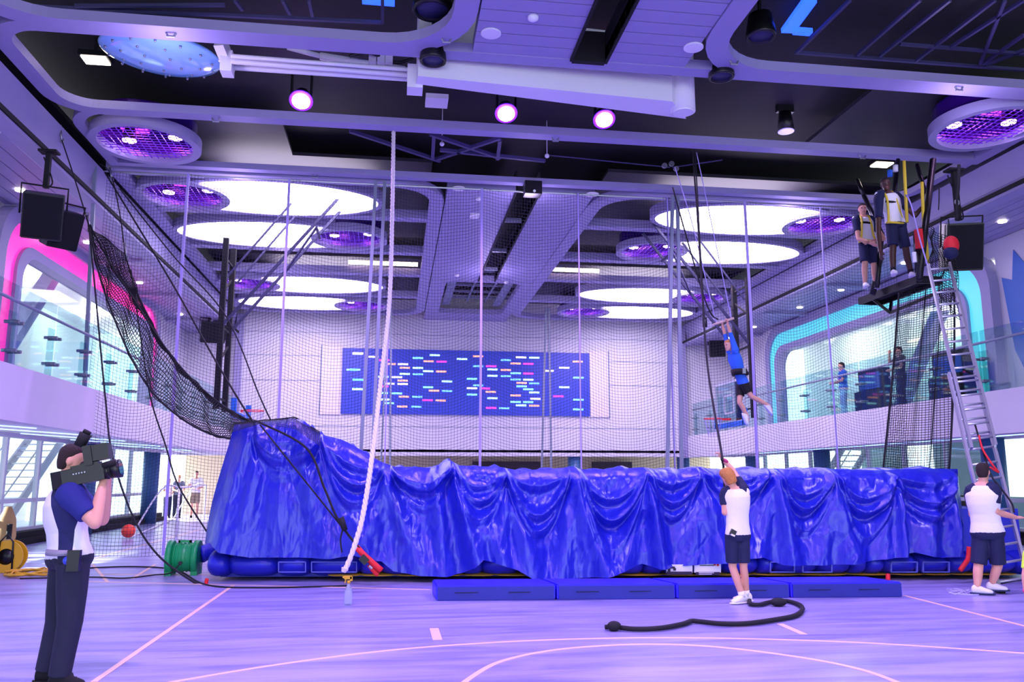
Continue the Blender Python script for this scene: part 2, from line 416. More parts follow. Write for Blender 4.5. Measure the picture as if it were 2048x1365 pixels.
# glass railings
def railing(sg,f,label,y0,y1):
    t=thing('glass_railing',label,'railing',(f(.12),(y0+y1)/2,3.3))
    MB().tube([(f(.12),y0,4.36),(f(.12),y1,4.36)],.028,8).build('handrail',mPOLE,t,True)
    y=y0;i=0
    while y<y1-.1:
        e=min(y+1.55,y1)
        MB().bb(f(.115),f(.13),y+.03,e-.03,2.95+.35,4.62).build('glass_pane',mGL,t)
        if i%1==0:
            MB().bb(f(.18),f(.20),y-.14,y+.14,3.32,4.2).build('glass_fin',mGL,t)
            for z in (3.55,4.02):
                MB().cyl((f(.05),y-.09,z),(f(.27),y-.09,z),.03,n=10).cyl((f(.05),y+.09,z),(f(.27),y+.09,z),.03,n=10).beam((f(.16),y-.12,z),(f(.16),y+.12,z),.03,.03).build('clamp',mSTEEL,t)
        y+=1.55;i+=1
railing(-1,fl,'long frameless glass railing with steel clamps along the left balcony',6.4,YB-.6)
railing(1,fr,'long frameless glass railing with steel clamps along the right balcony',6.4,YB-.6)
# ---- upper outer walls with glowing arches
def arch(sg,XW,name,ya,yb,m,lab,ztop=7.05,slope=0):
    f=lambda d:XW+sg*d
    # wall above/beside : ring from outer rectangle to arch opening
    z0=3.3
    A=rrect(ya,yb,2.70,ztop,1.1,10,(1,1,0,0))
    band1=rrect(ya+.32,yb-.32,2.74,ztop-.30,.95,10,(1,1,0,0))
    band2=rrect(ya+.85,yb-.75,2.95,ztop-.78,.7,10,(1,1,0,0))
    band3=rrect(ya+1.15,yb-.95,3.0,ztop-1.0,.6,10,(1,1,0,0))
    fx=lambda d0,d1:(lambda p,s:V((f(d1 if s else d0),p[0],p[1])))
    t=thing('arch_surround',lab,'arch',(f(0),(ya+yb)/2,3.3))
    MB().band(A,band1,fx(-.25,.1)).build('outer_frame',mBEAM,t)
    MB().band(band1,band2,fx(-.18,.1)).build('glowing_band',m,t)
    MB().band(band2,band3,fx(-.25,.1)).build('inner_frame',mBEAM,t)
    g=struct(MB().bb(f(.02),f(.04),ya+1.1,yb-.9,3.32,ztop-1.0).build('window_%d'%(1 if sg<0 else 2),mGLW))
    # wall around
    w_=MB()
    w_.bb(f(0),f(.2),YF,ya+.05,2.45,7.3).bb(f(0),f(.2),yb-.05,YB,2.45,7.3).bb(f(.01),f(.2),ya,yb,ztop-.35,7.3)
    struct(w_.build('wall_%s'%name,mWALL))
    return f
fw_=arch(-1,-8.2,'left',17.3,29.0,mPINK,'rounded pink glowing arch around the left upper window',7.3)
fx_=arch(1,14.2,'right',17.4,29.6,mCYAN,'rounded cyan glowing arch around the right upper window',7.15)
# structure beyond upper windows: outer deck wall, slanted columns, floor
for sg,XW,nm in ((-1,-8.2,'left'),(1,14.2,'right')):
    f=lambda d:XW+sg*d
    struct(MB().bb(f(.2),f(5.2),YF,YB,3.1,3.3).build('floor_upper_%s'%nm,mWALL))
    struct(MB().bb(f(.2),f(5.2),YF,YB,7.1,7.3).build('ceiling_upper_%s'%nm,mWALL))
    w_=MB().bb(f(3.4),f(3.5),YF,YB,3.3,4.3).bb(f(3.4),f(3.5),YF,YB,6.6,7.1)
    w_.bb(f(3.4),f(3.5),YF,YB,4.3,6.6)
    struct(w_.build('wall_outer_%s'%nm,mat('pale_green_grey_wall','D4DCD6',.6)))
    tag(recenter(MB().bb(f(3.3),f(3.38),19,26,6.2,6.24).build('strip_light',mLAMPWW)),'thin warm strip light on the wall behind the %s upper window'%nm,'light')
gp=[aX(px,py,14.17) for px,py in ((2003,556),(2024,560),(2026,500),(2060,540),(2060,760),(2030,700))]
o=MB().prism(gp,lambda p,s:p+V((.02 if s else 0,0,0))).build('blue_wall_patch',mat('mid_blue_paint','3F74CC',.5)); struct(o)
def slant(p0,p1,lab,wd=.35):
    tag(recenter(MB().beam(p0,p1,wd,wd*.8).build('slanted_column',mBEAM)),lab,'column')
slant((-9.2,19.6,3.3),(-9.2,23.2,7.1),'slanted white column behind the left upper glass')
slant((15.2,23.5,3.3),(15.2,20.2,7.1),'slanted white column behind the right upper glass')
slant((-9.6,12.6,0),(-9.6,15.6,3.2),'slanted white column outside the ground floor glass at far left',.3)
slant((-9.7,17.2,0),(-9.7,19.9,3.2),'slanted white column outside the glass behind the cameraman',.3)
# recessed downlights in soffits
for sg,X0,ys in ((-1,XL,(13.0,16.9,20.6,24.8,29.5)),(1,XR,(16.0,19.6,22.8,25.4,29,31.5))):
    for y in ys:
        x=X0+sg*1.5
        tag(recenter(MB().cyl((x,y,7.17),(x,y,7.2),.09).build('downlight',mLAMPW if y>14 else mWHITE)),'small round downlight in the planked soffit over the %s balcony'%('left' if sg<0 else 'right'),'light','soffit downlights over the %s balcony'%('left' if sg<0 else 'right'))
# ---- ground floor glazing
mFRAME=mat('white_window_frame','E6E8F0',.4)
def glazing(sg,XG,nm,k0):
    y=4.0;i=0
    fr_=MB().bb(XG-.08,XG+.08,YF,YB,0,.35).bb(XG-.05,XG+.05,YF,YB,.95,1.05).bb(XG-.08,XG+.08,YF,YB,2.5,2.7)
    while y<YB: fr_.bb(XG-.06,XG+.06,y-.05,y+.05,.3,2.6); y+=1.9
    wn=struct(fr_.build('window_%d'%k0,mFRAME))
    MB().bb(XG-.01,XG+.01,YF,YB,.3,2.55).build('glass_pane',mGLW,wn)
    kb=struct(MB().bb(XG+sg*-.12,XG+sg*-.42,YF,YB,0,.28).bb(XG+sg*-.42,XG+sg*-.6,YF,YB,0,.14).build('baseboard_%s'%nm,mBLKM))
glazing(-1,-9.1,'left',3); glazing(1,15.1,'right',4)
struct(MB().bb(-16,-9.2,YF,YB,-.3,0).build('floor_outside_left',mat('deck_outside','C9CCD6',.6)))
struct(MB().bb(15.2,20,YF,YB,-.3,0).build('floor_outside_right',mat('deck_outside','C9CCD6',.6)))
w_=MB()
for y in (YF,14.5,19,23.5,28): w_.bb(18.4,18.5,y,y+2.9 if y>0 else 13,0,3.1)
w_.bb(18.4,18.5,YF,YB,0,1.0); struct(w_.build('wall_deck_right',mat('pale_green_panel','B9DDD6',.5)))
w_=MB().bb(-13.6,-13.5,YF,YB,0,.9).bb(-19.2,-19,YF,16.9,0,8).bb(-19.2,-19,20.6,YB,0,8); struct(w_.build('wall_deck_left_and_sun_blockers',mWALL))  # tall outer walls are added sun blockers, their gap shapes the floor patches
def column(x,y,r,lab):
    t=thing('round_column',lab,'column',(x,y,0))
    MB().cyl((x,y,0),(x,y,2.66),r,n=24).build('shaft',mNAVYC,t,True); MB().cyl((x,y,2.5),(x,y,2.66),r*1.15,n=24).build('collar',mBEAM,t)
column(-8.4,16.4,.3,'thick blue round column at the left edge of the picture')
for x,y,l in ((-8.6,25.0,'blue round column beside the ground floor glass, behind the cameraman\'s lens'),(-8.5,31.0,'thin blue round column at the far end of the left glazing')): column(x,y,.27,l)
for x,y,l in ((7.4,33.9,'blue column under the far wall right of the screen centre'),(14.5,32.4,'blue column under the right balcony behind the woman'),(14.4,26.6,'blue column under the right balcony, left of the hanging black net'),(14.4,18.4,'blue column behind the ladder under the right balcony'),(12.2,34.2,'blue column at the corner of the far wall')): column(x,y,.27,l)
# stairs outside the glass
def stairs(x,y0,dy,n,lab,wd=1.0):
    t=thing('staircase',lab,'stairs',(x,y0,0))
    for k in range(n): MB().bb(x-wd/2,x+wd/2,y0+dy*k,y0+dy*(k+1)+.02,.2*k+.16,.2*k+.2).build('step',mALU,t)
    for s_ in (-1,1):
        MB().beam((x+s_*wd/2,y0,.1),(x+s_*wd/2,y0+dy*n,.1+.2*n),.06,.28).build('stringer',mWHITE,t)
        MB().tube([(x+s_*wd/2,y0,1.0),(x+s_*wd/2,y0+dy*n,1+.2*n)],.025,6).build('handrail',mWHITE,t)
stairs(-10.8,24.0,.28,14,'white metal stairs outside the left ground floor glass')
stairs(16.6,31.5,-.26,14,'white metal stairs outside the right ground floor glass')
# red-cushioned bench seen outside at left
t=thing('bench','white bench with red seat cushions outside the left glass','bench',(-10.6,17.2,0))
MB().bb(-11,-10.2,16,18.6,.0,.45).build('base',mWHITEB,t); MB().bb(-11,-10.15,16,18.6,.45,.6).build('cushion',mRED,t)
# ================= LED screen
t=thing('led_screen','wide blue wall screen showing rows of small coloured dashes','screen',(2.9,YB,4.1))
MB().bb(-2.16,7.97,YB-.1,YB-.03,4.1,6.74).build('panel',mat('screen_blue','2436A8',.4,emit=.32,ecol='2A38B8'),t)
for x0,x1 in ((-2.97,-2.2),(8.0,8.79)): MB().bb(x0,x1,YB-.06,YB-.02,4.07,6.81).build('side_panel',mat('pale_pink_panel','EADCEC',.4),t)
for x0 in (-3.02,8.79): MB().bb(x0,x0+.05,YB-.08,YB-.02,4.05,6.85).build('side_trim',mPOLE,t)
C={'w':'FFF6F0','c':'7FE8FF','m':'FF3CC0','o':'FF9E86','b':'6CB4FF','g':'B8FFF0'}
D="17,897,w;108,918,w;0,993,c;15,1052,c;12,1107,g;170,938,m;207,960,o;280,961,w;290,982,o;367,925,c;466,908,g;430,944,o;505,946,m;367,983,g;290,1018,g;367,1020,b;427,1002,g;503,1004,o;165,1035,g;245,1037,w;278,1057,o;200,1075,w;278,1077,w;165,1091,m;162,1130,c;245,1132,c;170,1168,g;197,1189,c;285,1151,o;363,1152,b;423,1172,m;500,1174,o;275,1209,o;357,1210,b;427,1096,c;461,1116,o;537,1062,g;537,1118,b;625,931,g;719,915,o;683,1047,c;719,973,b;795,973,m;803,992,g;880,995,o;880,937,b;970,921,w;1047,923,g;938,957,o;1012,959,m;938,1014,c;1012,1016,m;803,1029,g;880,1031,b;938,1051,b;1012,1052,g;973,1071,o;1047,1074,b;973,1091,c;1012,1108,c;1047,1127,g;683,1102,w;719,1085,b;758,1103,m;792,1123,o;683,1139,c;803,1160,g;938,1144,o;1053,1164,w;938,1182,c;1012,1183,c;970,1202,g;1047,1204,o;795,1217,m;871,1219,b;1130,1000,w;1222,982,w;1222,1096,g;1188,1149,m;1300,946,o;1305,1040,c;1305,1169,c;1303,1226,c"
g_={}
for q in D.split(';'):
    a,b_,c=q.split(','); a=700+float(a)/2.923; b_=400+float(b_)/2.923
    p=aY(a,b_,YB-.1); q_=aY(a+20.5,b_,YB-.1)
    MB().bb(p.x,q_.x,YB-.13,YB-.1,p.z-.035,p.z+.035).build('lit_dash',mat('dash_'+c,C[c],.5,emit=1.1,ecol=C[c]),t)
for px,py,c in ((705,708,'w'),(693,740,'c'),(706,760,'c'),(704,779,'g')):
    p=aY(px,py,YB-.1); MB().bb(p.x,p.x+.42,YB-.13,YB-.1,p.z-.035,p.z+.035).build('lit_dash',MATS['dash_'+c],t)
# ================= ceiling rings and luminous ellipses
def ell(cx,cy,rx,ry,n=56): return [(cx+rx*cos(2*PI*k/n),cy+ry*sin(2*PI*k/n)) for k in range(n)]
def pipe_well(cx,cy,lab,rx=1.02,ry=1.02,z=8.0):
    t=thing('lamp_well',lab,'ceiling light',(cx,cy,z))
    MB().band(ell(cx,cy,rx,ry),ell(cx,cy,rx*.86,ry*.86),fz(z-.04,z+.16)).build('rim',mBEAM,t)
    MB().band(ell(cx,cy,rx*.9,ry*.9),ell(cx,cy,rx*.86,ry*.86),fz(z+.16,z+.5)).build('well_wall',mVINT,t)
    MB().prism(ell(cx,cy,rx*.9,ry*.9),fz(z+.48,z+.5)).build('well_top',mVINT,t)
    mb=MB(); R=rx*.86
    for k in range(-6,7):
        d=R*k/7; h=math.sqrt(max(0,R*R-d*d)); mb.beam((cx+d,cy-h,z+.05),(cx+d,cy+h,z+.05),.012,.012); mb.beam((cx-h,cy+d,z+.05),(cx+h,cy+d,z+.05),.012,.012)
    mb.build('wire_grid',mat('violet_wire','9A3CFF',.3,.6),t)
    for i,(a,b_) in enumerate(((-.42,.35),(.5,.1),(-.15,-.5))):
        c=V((cx+a*rx,cy+b_*ry,z+.2))
        MB().cyl(c,c+V((0,0,.3)),.15,.09).build('spotlight_can',mBLACK,t)
        MB().cyl(c+V((0,0,-.02)),c+V((0,0,.01)),.13).build('lamp_face',mLAMPV if i<2 else mLAMPW,t)
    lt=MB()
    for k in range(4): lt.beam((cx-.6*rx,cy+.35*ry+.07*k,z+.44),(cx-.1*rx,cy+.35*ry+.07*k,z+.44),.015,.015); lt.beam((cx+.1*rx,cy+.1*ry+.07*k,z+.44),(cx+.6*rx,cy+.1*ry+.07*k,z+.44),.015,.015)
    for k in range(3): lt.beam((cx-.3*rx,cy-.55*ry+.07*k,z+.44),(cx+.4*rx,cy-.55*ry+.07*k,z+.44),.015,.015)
    lt.build('violet_reflection_bar',mVREFL,t)  # glowing bars stand in for violet reflections on the well lining
def notch(poly,hole):
    hx,hy,r=hole; ins=[math.hypot(p[0]-hx,p[1]-hy)<r for p in poly]; n=len(poly)
    i0=next(i for i in range(n) if ins[i] and not ins[i-1]); i1=next(i for i in range(n) if not ins[i] and ins[i-1])
    out=[]; i=i1
    while i!=i0: out.append(poly[i]); i=(i+1)%n
    a0=math.atan2(out[-1][1]-hy,out[-1][0]-hx); a1=math.atan2(out[0][1]-hy,out[0][0]-hx); cx=sum(p[0] for p in poly)/n
    am=0 if cx>hx else PI
    d=(a1-a0)%(2*PI)
    if abs(((a0+d/2-am+PI)%(2*PI))-PI)>PI/2: d-=2*PI
    for k in range(1,24): a=a0+d*k/24; out.append((hx+r*cos(a),hy+r*sin(a)))
    return out
def lightpanel(cx,cy,rx,ry,lab,hole,z=8.02):
    t=thing('luminous_ceiling_panel',lab,'ceiling light',(cx,cy,z))
    mb=MB(); O_=ell(cx,cy,rx,ry,160); I_=ell(cx,cy,rx*.95,ry*.9,160)
    for k in range(160):
        j=(k+1)%160
        if math.hypot((O_[k][0]+I_[k][0]+O_[j][0]+I_[j][0])/4-hole[0],(O_[k][1]+I_[k][1]+O_[j][1]+I_[j][1])/4-hole[1])<hole[2]: continue
        P=[V((*p,h)) for h in (z-.04,z+.2) for p in (O_[k],O_[j],I_[j],I_[k])]
        mb.faces(P,[(0,1,2,3),(4,7,6,5),(0,4,5,1),(2,6,7,3)])
    bmesh.ops.remove_doubles(mb.bm,verts=mb.bm.verts,dist=.0005)
    mb.build('rim',mBEAM,t)
    MB().prism(notch(ell(cx,cy,rx*.955,ry*.91,120),hole),fz(z-.02,z+.05)).build('diffuser',mGLOW,t)
rows=((19.1,'nearest'),(22.1,'second'),(27.85,'third'),(30.85,'farthest'))
for i,(y,nm) in enumerate(rows):
    a=-4.95 if i%2==0 else -1.35; b_=10.75 if i%2==0 else 7.15
    lightpanel(-2.95 if i%2==0 else -3.4,y,2.55,1.3,'wide oval luminous panel, %s row on the left half of the ceiling'%nm,(a,y-.05,.95))
    lightpanel(8.75 if i%2==0 else 9.15,y,2.55,1.3,'wide oval luminous panel, %s row on the right half of the ceiling'%nm,(b_,y-.05,.95))
    pipe_well(a,y-.05,'round violet lamp well overlapping the %s left luminous panel'%nm,z=7.95)
    pipe_well(b_,y-.05,'round violet lamp well overlapping the %s right luminous panel'%nm,z=7.95)
pipe_well(-4.95,16.1,'big round violet lamp well alone at the upper left above the black net',z=7.98)
pipe_well(10.85,13.15,'big round violet lamp well at the upper right edge of the picture',z=7.98)
# violet moving heads
for x,l in ((-1.9,'left of the three glowing violet spotlights in the black ceiling bay'),(2.0,'middle of the three glowing violet spotlights'),(3.96,'right of the three glowing violet spotlights, under the end of the white arm')):
    t=thing('moving_spotlight',l,'spotlight',(x,15,8.6))
    MB().cyl((x,15.12,8.76),(x,15,8.56),.13,.17,20).build('housing',mBLACK,t,True); MB().cyl((x,15,8.565),(x,14.988,8.545),.22,n=24).build('bezel',mLAMPG,t)
    MB().cyl((x,14.992,8.552),(x,14.976,8.525),.165,n=24).build('lens',mLAMPV,t); [MB().bb(x+e-.02,x+e+.02,14.95,15.05,8.6,9.12).build('yoke_arm',mBLACK,t) for e in (-.18,.18)]
t=thing('moving_spotlight','unlit black spotlight hanging right of the white arm','spotlight',(7.78,15,8.6))
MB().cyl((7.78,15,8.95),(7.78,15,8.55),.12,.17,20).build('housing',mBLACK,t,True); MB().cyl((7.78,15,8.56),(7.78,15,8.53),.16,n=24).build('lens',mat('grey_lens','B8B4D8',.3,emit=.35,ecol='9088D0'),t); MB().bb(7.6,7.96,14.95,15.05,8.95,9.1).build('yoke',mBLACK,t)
for x,y,z,l in ((-5.3,14.2,8.7,'square white floodlight panel at the upper left in the black bay'),(-4.5,24.9,8.6,'small square floodlight in the dark bay behind the net at left'),(10.15,24.9,8.6,'small square floodlight in the dark bay behind the net at right'),(10.7,16.3,8.5,'bright floodlight above the men on the platform')):
    t=thing('floodlight',l,'light',(x,y,z)); MB().bb(x-.24,x+.24,y-.17,y+.17,z,z+.1).bb(x-.03,x+.03,y-.03,y+.03,z+.1,9.12 if y<17 or y>24 else 8.64).build('housing',mBLACK,t); MB().bb(x-.2,x+.2,y-.14,y+.14,z-.02,z).build('lens',mLAMPW,t)
MB_=MB().bb(.45,.9,15.45,15.9,9.0,9.12)
tag(recenter(MB_.build('junction_box',mWHITEB)),'small white rectangular box on the black ceiling near the arm','box')
# ================= PEOPLE
def hand(mb,w,d,nrm,curl=.5,s=1,thumb=1,spread=.06):
    d=V(d).normalized(); nrm=V(nrm); nrm=(nrm-d*nrm.dot(d)).normalized(); sd=d.cross(nrm)*thumb
    L=.088*s
    mb.loft([(w-d*.02*s,sd*.027*s,nrm*.02*s),(w+d*.02*s,sd*.036*s,nrm*.018*s),(w+d*.06*s,sd*.044*s,nrm*.016*s),(w+d*L,sd*.042*s,nrm*.013*s)],12)
    for k,(o,l) in enumerate(((.031,.076),(.0105,.086),(-.0105,.08),(-.031,.062))):
        p=w+d*L*.93+sd*o*s; dd=(d+sd*(o*spread*20)).normalized(); pts=[p-d*.02*s,p]
        a=0
        for q,fr in enumerate((.45,.32,.23)):
            a+=curl*(.8 if q==0 else 1.1)
            dirq=dd*cos(a)+nrm*sin(a); pts.append(pts[-1]+dirq*l*s*fr)
        mb.tube(pts,[.0098*s,.0098*s,.0088*s,.0082*s,.0065*s],8)
    p=w+d*.018*s+sd*.03*s; t1=(sd*.75+d*.65+nrm*.25).normalized(); t2=(sd*.15+d*.8+nrm*(.3+curl*.4)).normalized()
    mb.tube([p-sd*.015*s,p+t1*.03*s,p+t1*.036*s+t2*.028*s,p+t1*.036*s+t2*.052*s],[.014*s,.0125*s,.0108*s,.008*s],8)
def limb(mb,pts,rs,n=12):
    # smooth tapered limb through joints
    q=[];r=[]
    for i in range(len(pts)-1):
        for k in range(4):
            t=k/4; q.append(V(pts[i]).lerp(V(pts[i+1]),t)); r.append(rs[i]*(1-t)+rs[i+1]*t)
    q.append(V(pts[-1])); r.append(rs[-1]); mb.tube(q,r,n)
def muscled(mb,a,b,r0,rm,r1,n=12,bulge=V((0,0,0))):
    a=V(a);b=V(b);pts=[];rs=[]
    for k in range(7):
        t=k/6; pts.append(a.lerp(b,t)+bulge*sin(PI*min(1,t*1.5))*.5 if t<.67 else a.lerp(b,t)); 
        rs.append(r0*(1-t)**2+2*rm*t*(1-t)+r1*t*t)
    mb.tube(pts,rs,n); mb.ball(a,r0*.98,10,6); mb.ball(b,r1,10,6)
def person(name,label,J,face,h=1.75,skin=None,hair=None,hairlen=0,group=None,cloth=None,vox=.012,longp=False,hands=None,origin=None,
           sleeve=None,shirt=None,pants=None,sleeve_t=.62,shoe=None,slim=1.0,shoe_sole=None,sock=None,pants_t=.85,mouth=True,short_hair=0):
    s=h/1.75; skin=skin or mSKIN; sl=s*slim
    t=thing('person',label,'person',origin or (J['pv'].x,J['pv'].y,min(J['aL'].z,J['aR'].z)-.08),group)
    face=V(face).normalized(); hd=J['hd']; nk=J['nk']; ch=J['ch']; pv=J['pv']
    hu=J.get('hup') or (hd-nk).normalized(); ff=(face-hu*face.dot(hu)).normalized(); hs=ff.cross(hu)
    shv=(J['sR']-J['sL']).normalized(); sp=(nk-pv).normalized(); shv=(shv-sp*shv.dot(sp)).normalized(); fd=sp.cross(shv)*-1
    if fd.dot(V(J.get('bodyface',face)))<0: fd=-fd
    hipv=(J['hR']-J['hL']).normalized()
    def torso(k,kd,lo,hi):   # rings
        base=pv; L=(nk-pv).length; R=[]
        for f_,w_,d_ in ((-.16,.135,.10),(-.08,.165,.115),(0.0,.172,.118),(.18,.150,.105),(.35,.146,.105),(.55,.165,.118),(.75,.182,.118),(.88,.166,.10),(.96,.13,.08),(1.03,.075,.062)):
            if lo<=f_<=hi:
                c=pv.lerp(ch,min(1,f_/.6)) if f_<.6 else ch.lerp(nk,(f_-.6)/.4)
                if f_<0: c=pv+sp*f_*L
                ax=hipv.lerp(shv,max(0,min(1,f_*1.3))).normalized()
                wd=w_*sl
                R.append((c,ax*wd*k,fd*d_*sl*kd))
        return R
    b=MB()
    b.loft(torso(1,1,-.2,1.1),20)
    b.tube([nk-sp*.04*s,nk.lerp(hd,.5)-ff*.008*s,hd-ff*.015*s],[.066*sl,.056*s,.055*s],12)
    # head
    HP=((-.122,.024,.066,.02),(-.112,.038,.052,.040),(-.085,.052,.030,.062),(-.05,.062,.014,.078),(-.015,.069,.004,.090),(.02,.074,0,.096),(.055,.074,-.004,.095),(.085,.064,-.006,.082),(.107,.044,-.006,.058),(.119,.016,-.006,.022))
    b.loft([(hd+hu*z*s+ff*c*s,hs*w_*s,ff*d*s) for z,w_,c,d in HP],20)
    b.loft([(hd+hu*.018*s+ff*.082*s,hs*.008*s,hu*.006*s),(hd-hu*.01*s+ff*.094*s,hs*.010*s,hu*.010*s),(hd-hu*.032*s+ff*.102*s,hs*.014*s,hu*.010*s),(hd-hu*.036*s+ff*.082*s,hs*.012*s,hu*.008*s)],8)
    b.ball(hd-hu*.063*s+ff*.082*s,(.022*s,.012*s,.012*s),8,6,M4((hs,ff,hu)).transposed())
    for e in (-1,1): b.ball(hd+hs*e*.076*s-ff*.012*s-hu*.012*s,(.010*s,.022*s,.033*s),8,6,M4((hs,ff,hu)).transposed())
    for e in (-1,1): b.ball(hd+hs*e*.03*s+ff*.078*s+hu*.027*s,(.024*s,.012*s,.007*s),8,6,M4((hs,ff,hu)).transposed())
    for q in 'LR':
        S_,E_,W_=J['s'+q],J['e'+q],J['w'+q]
        b.ball(S_,.062*sl,10,8)
        muscled(b,S_,E_,.058*sl,.05*sl,.041*sl); muscled(b,E_,W_,.043*sl,.045*sl,.026*s)
        hn=(hands or {}).get(q)
        d=hn[0] if hn else (W_-E_); nn=hn[1] if hn else -hipv*(1 if q=='R' else -1); cu=hn[2] if hn else .4
        hand(b,W_,d,nn,cu,s,(hn[3] if hn and len(hn)>3 else 1))
        H_,K_,A_=J['h'+q],J['k'+q],J['a'+q]
        back=-fd
        muscled(b,H_,K_,.088*sl,.072*sl,.056*sl,14); muscled(b,K_,A_,.055*sl,.062*sl,.036*s,14,back*.02*s)
        T_=J['t'+q]; dd=(T_-A_); b.tube([A_-dd*.1,A_+dd*.25-V((0,0,.01*s)),A_+dd*.6-V((0,0,.015*s))],[.036*s,.028*s,.018*s],10)
    b.build('body',skin,t,remesh=vox,sm=3)
    # eyes, mouth
    for e in (-1,1):
        MB().ball(hd+hs*e*.031*s+ff*.083*s+hu*.012*s,.0115*s,8,6).build('eye',mat('eye_dark','2A1C20',.2),t,True)
    MB().ball(hd-hu*.063*s+ff*.091*s,(.024*s,.006*s,.006*s),10,6,M4((hs,ff,hu)).transposed()).build('lips',mat('lips','B8585C',.5),t,True)
    # hair
    if hair:
        g=MB(); ext=.005*s+short_hair*s
        back=.02
        rings=[(-.075-hairlen,.045,-.052,.035),(-.055-hairlen,.056,-.05,.046),(-.02,.066,-.046,.056),(.015,.074,-.034,.068),(.04,.077,-.018,.084),(.07,.073,-.006,.09),(.095,.060,-.005,.076),(.112,.040,-.005,.052),(.122,.018,-.005,.024)]
        g.loft([(hd+hu*z*s+ff*c*s,hs*(w_*s+ext),ff*(d*s+ext)) for z,w_,c,d in rings],20)
        g.build('hair',hair,t,remesh=max(vox,.009),sm=4)
    # clothes
    g=MB(); g.loft(torso(1.12,1.14,-.09 if not J.get('tuck') else .0,.97),22)
    for q in 'LR': g.ball(J['s'+q],.071*sl,10,8)
    g.build('shirt',shirt,t,remesh=vox,sm=4)
    for q in 'LR':
        S_,E_,W_=J['s'+q],J['e'+q],J['w'+q]; inn=(nk-S_).normalized()
        g=MB(); st=min(1,sleeve_t)
        pts=[S_+inn*.10*s+V((0,0,.02*s)),S_+inn*.03*s,S_.lerp(E_,.12),S_.lerp(E_,.4),S_.lerp(E_,st)]; rs=[.066*sl,.094*sl,.086*sl,.072*sl,.066*sl]
        if sleeve_t>1: pts+=[E_.lerp(W_,sleeve_t-1)]; rs[-1]=.056*sl; rs+=[.046*sl]
        g.tube(pts,rs,14); g.build('sleeve',sleeve or shirt,t,remesh=vox,sm=3)
    g=MB(); hip=torso(1.14,1.16,-.2,.04); g.loft(hip,20)
    for q in 'LR':
        H_,K_,A_=J['h'+q],J['k'+q],J['a'+q]
        if longp: pts=[H_+V((0,0,.05*s)),H_.lerp(K_,.4),K_,K_.lerp(A_,.5),A_.lerp(K_,-.03)]; rs=[.1*sl,.092*sl,.076*sl,.07*sl,.066*sl]
        else:
            e=H_.lerp(K_,pants_t); pts=[H_+V((0,0,.05*s)),H_.lerp(K_,.3),H_.lerp(K_,.6),e]; rs=[.1*sl,.1*sl,.095*sl,.092*sl]
        g.tube(pts,rs,16)
    g.build('trousers' if longp else 'shorts',pants,t,remesh=vox,sm=3)
    if shoe:
        for q in 'LR':
            A_=J['a'+q];T_=J['t'+q]; d=(T_-A_); fdir=V((d.x,d.y,d.z if abs(d.z)>.09 else 0)); ln=fdir.length; fdir.normalize(); sdv=fdir.cross(V((0,0,1))).normalized(); uu=sdv.cross(fdir)
            o_=A_.copy(); dz=uu*-.055*s
            g=MB(); g.loft([(o_+dz-fdir*.075*s+uu*.012*s,sdv*.026*s,uu*.03*s),(o_+dz-fdir*.05*s+uu*.03*s,sdv*.038*s,uu*.055*s),(o_+dz+fdir*.0*s+uu*.03*s,sdv*.042*s,uu*.06*s),(o_+dz+fdir*.07*s+uu*.012*s,sdv*.045*s,uu*.045*s),(o_+dz+fdir*.13*s,sdv*.05*s,uu*.033*s),(o_+dz+fdir*.185*s-uu*.004*s,sdv*.036*s,uu*.024*s)],14)
            sh=g.build('shoe',shoe,t,True,subd=1)
            MB().loft([(o_+dz-fdir*.085*s-uu*.026*s,sdv*.028*s,uu*.012*s),(o_+dz-fdir*.03*s-uu*.026*s,sdv*.042*s,uu*.014*s),(o_+dz+fdir*.12*s-uu*.026*s,sdv*.054*s,uu*.014*s),(o_+dz+fdir*.2*s-uu*.024*s,sdv*.034*s,uu*.012*s)],12).build('sole',shoe_sole or shoe,sh,True)
            if sock: MB().tube([A_+V((0,0,-.02*s)),A_.lerp(J['k'+q],.16)],[.044*s,.044*s],12).build('sock',sock,t,True)
    return t
def band_on(t,pts,w,m,name,th=.012):
    q=bez(pts,6); mb=MB(); mb.tube(q,w,6); return mb.build(name,m,t,True)
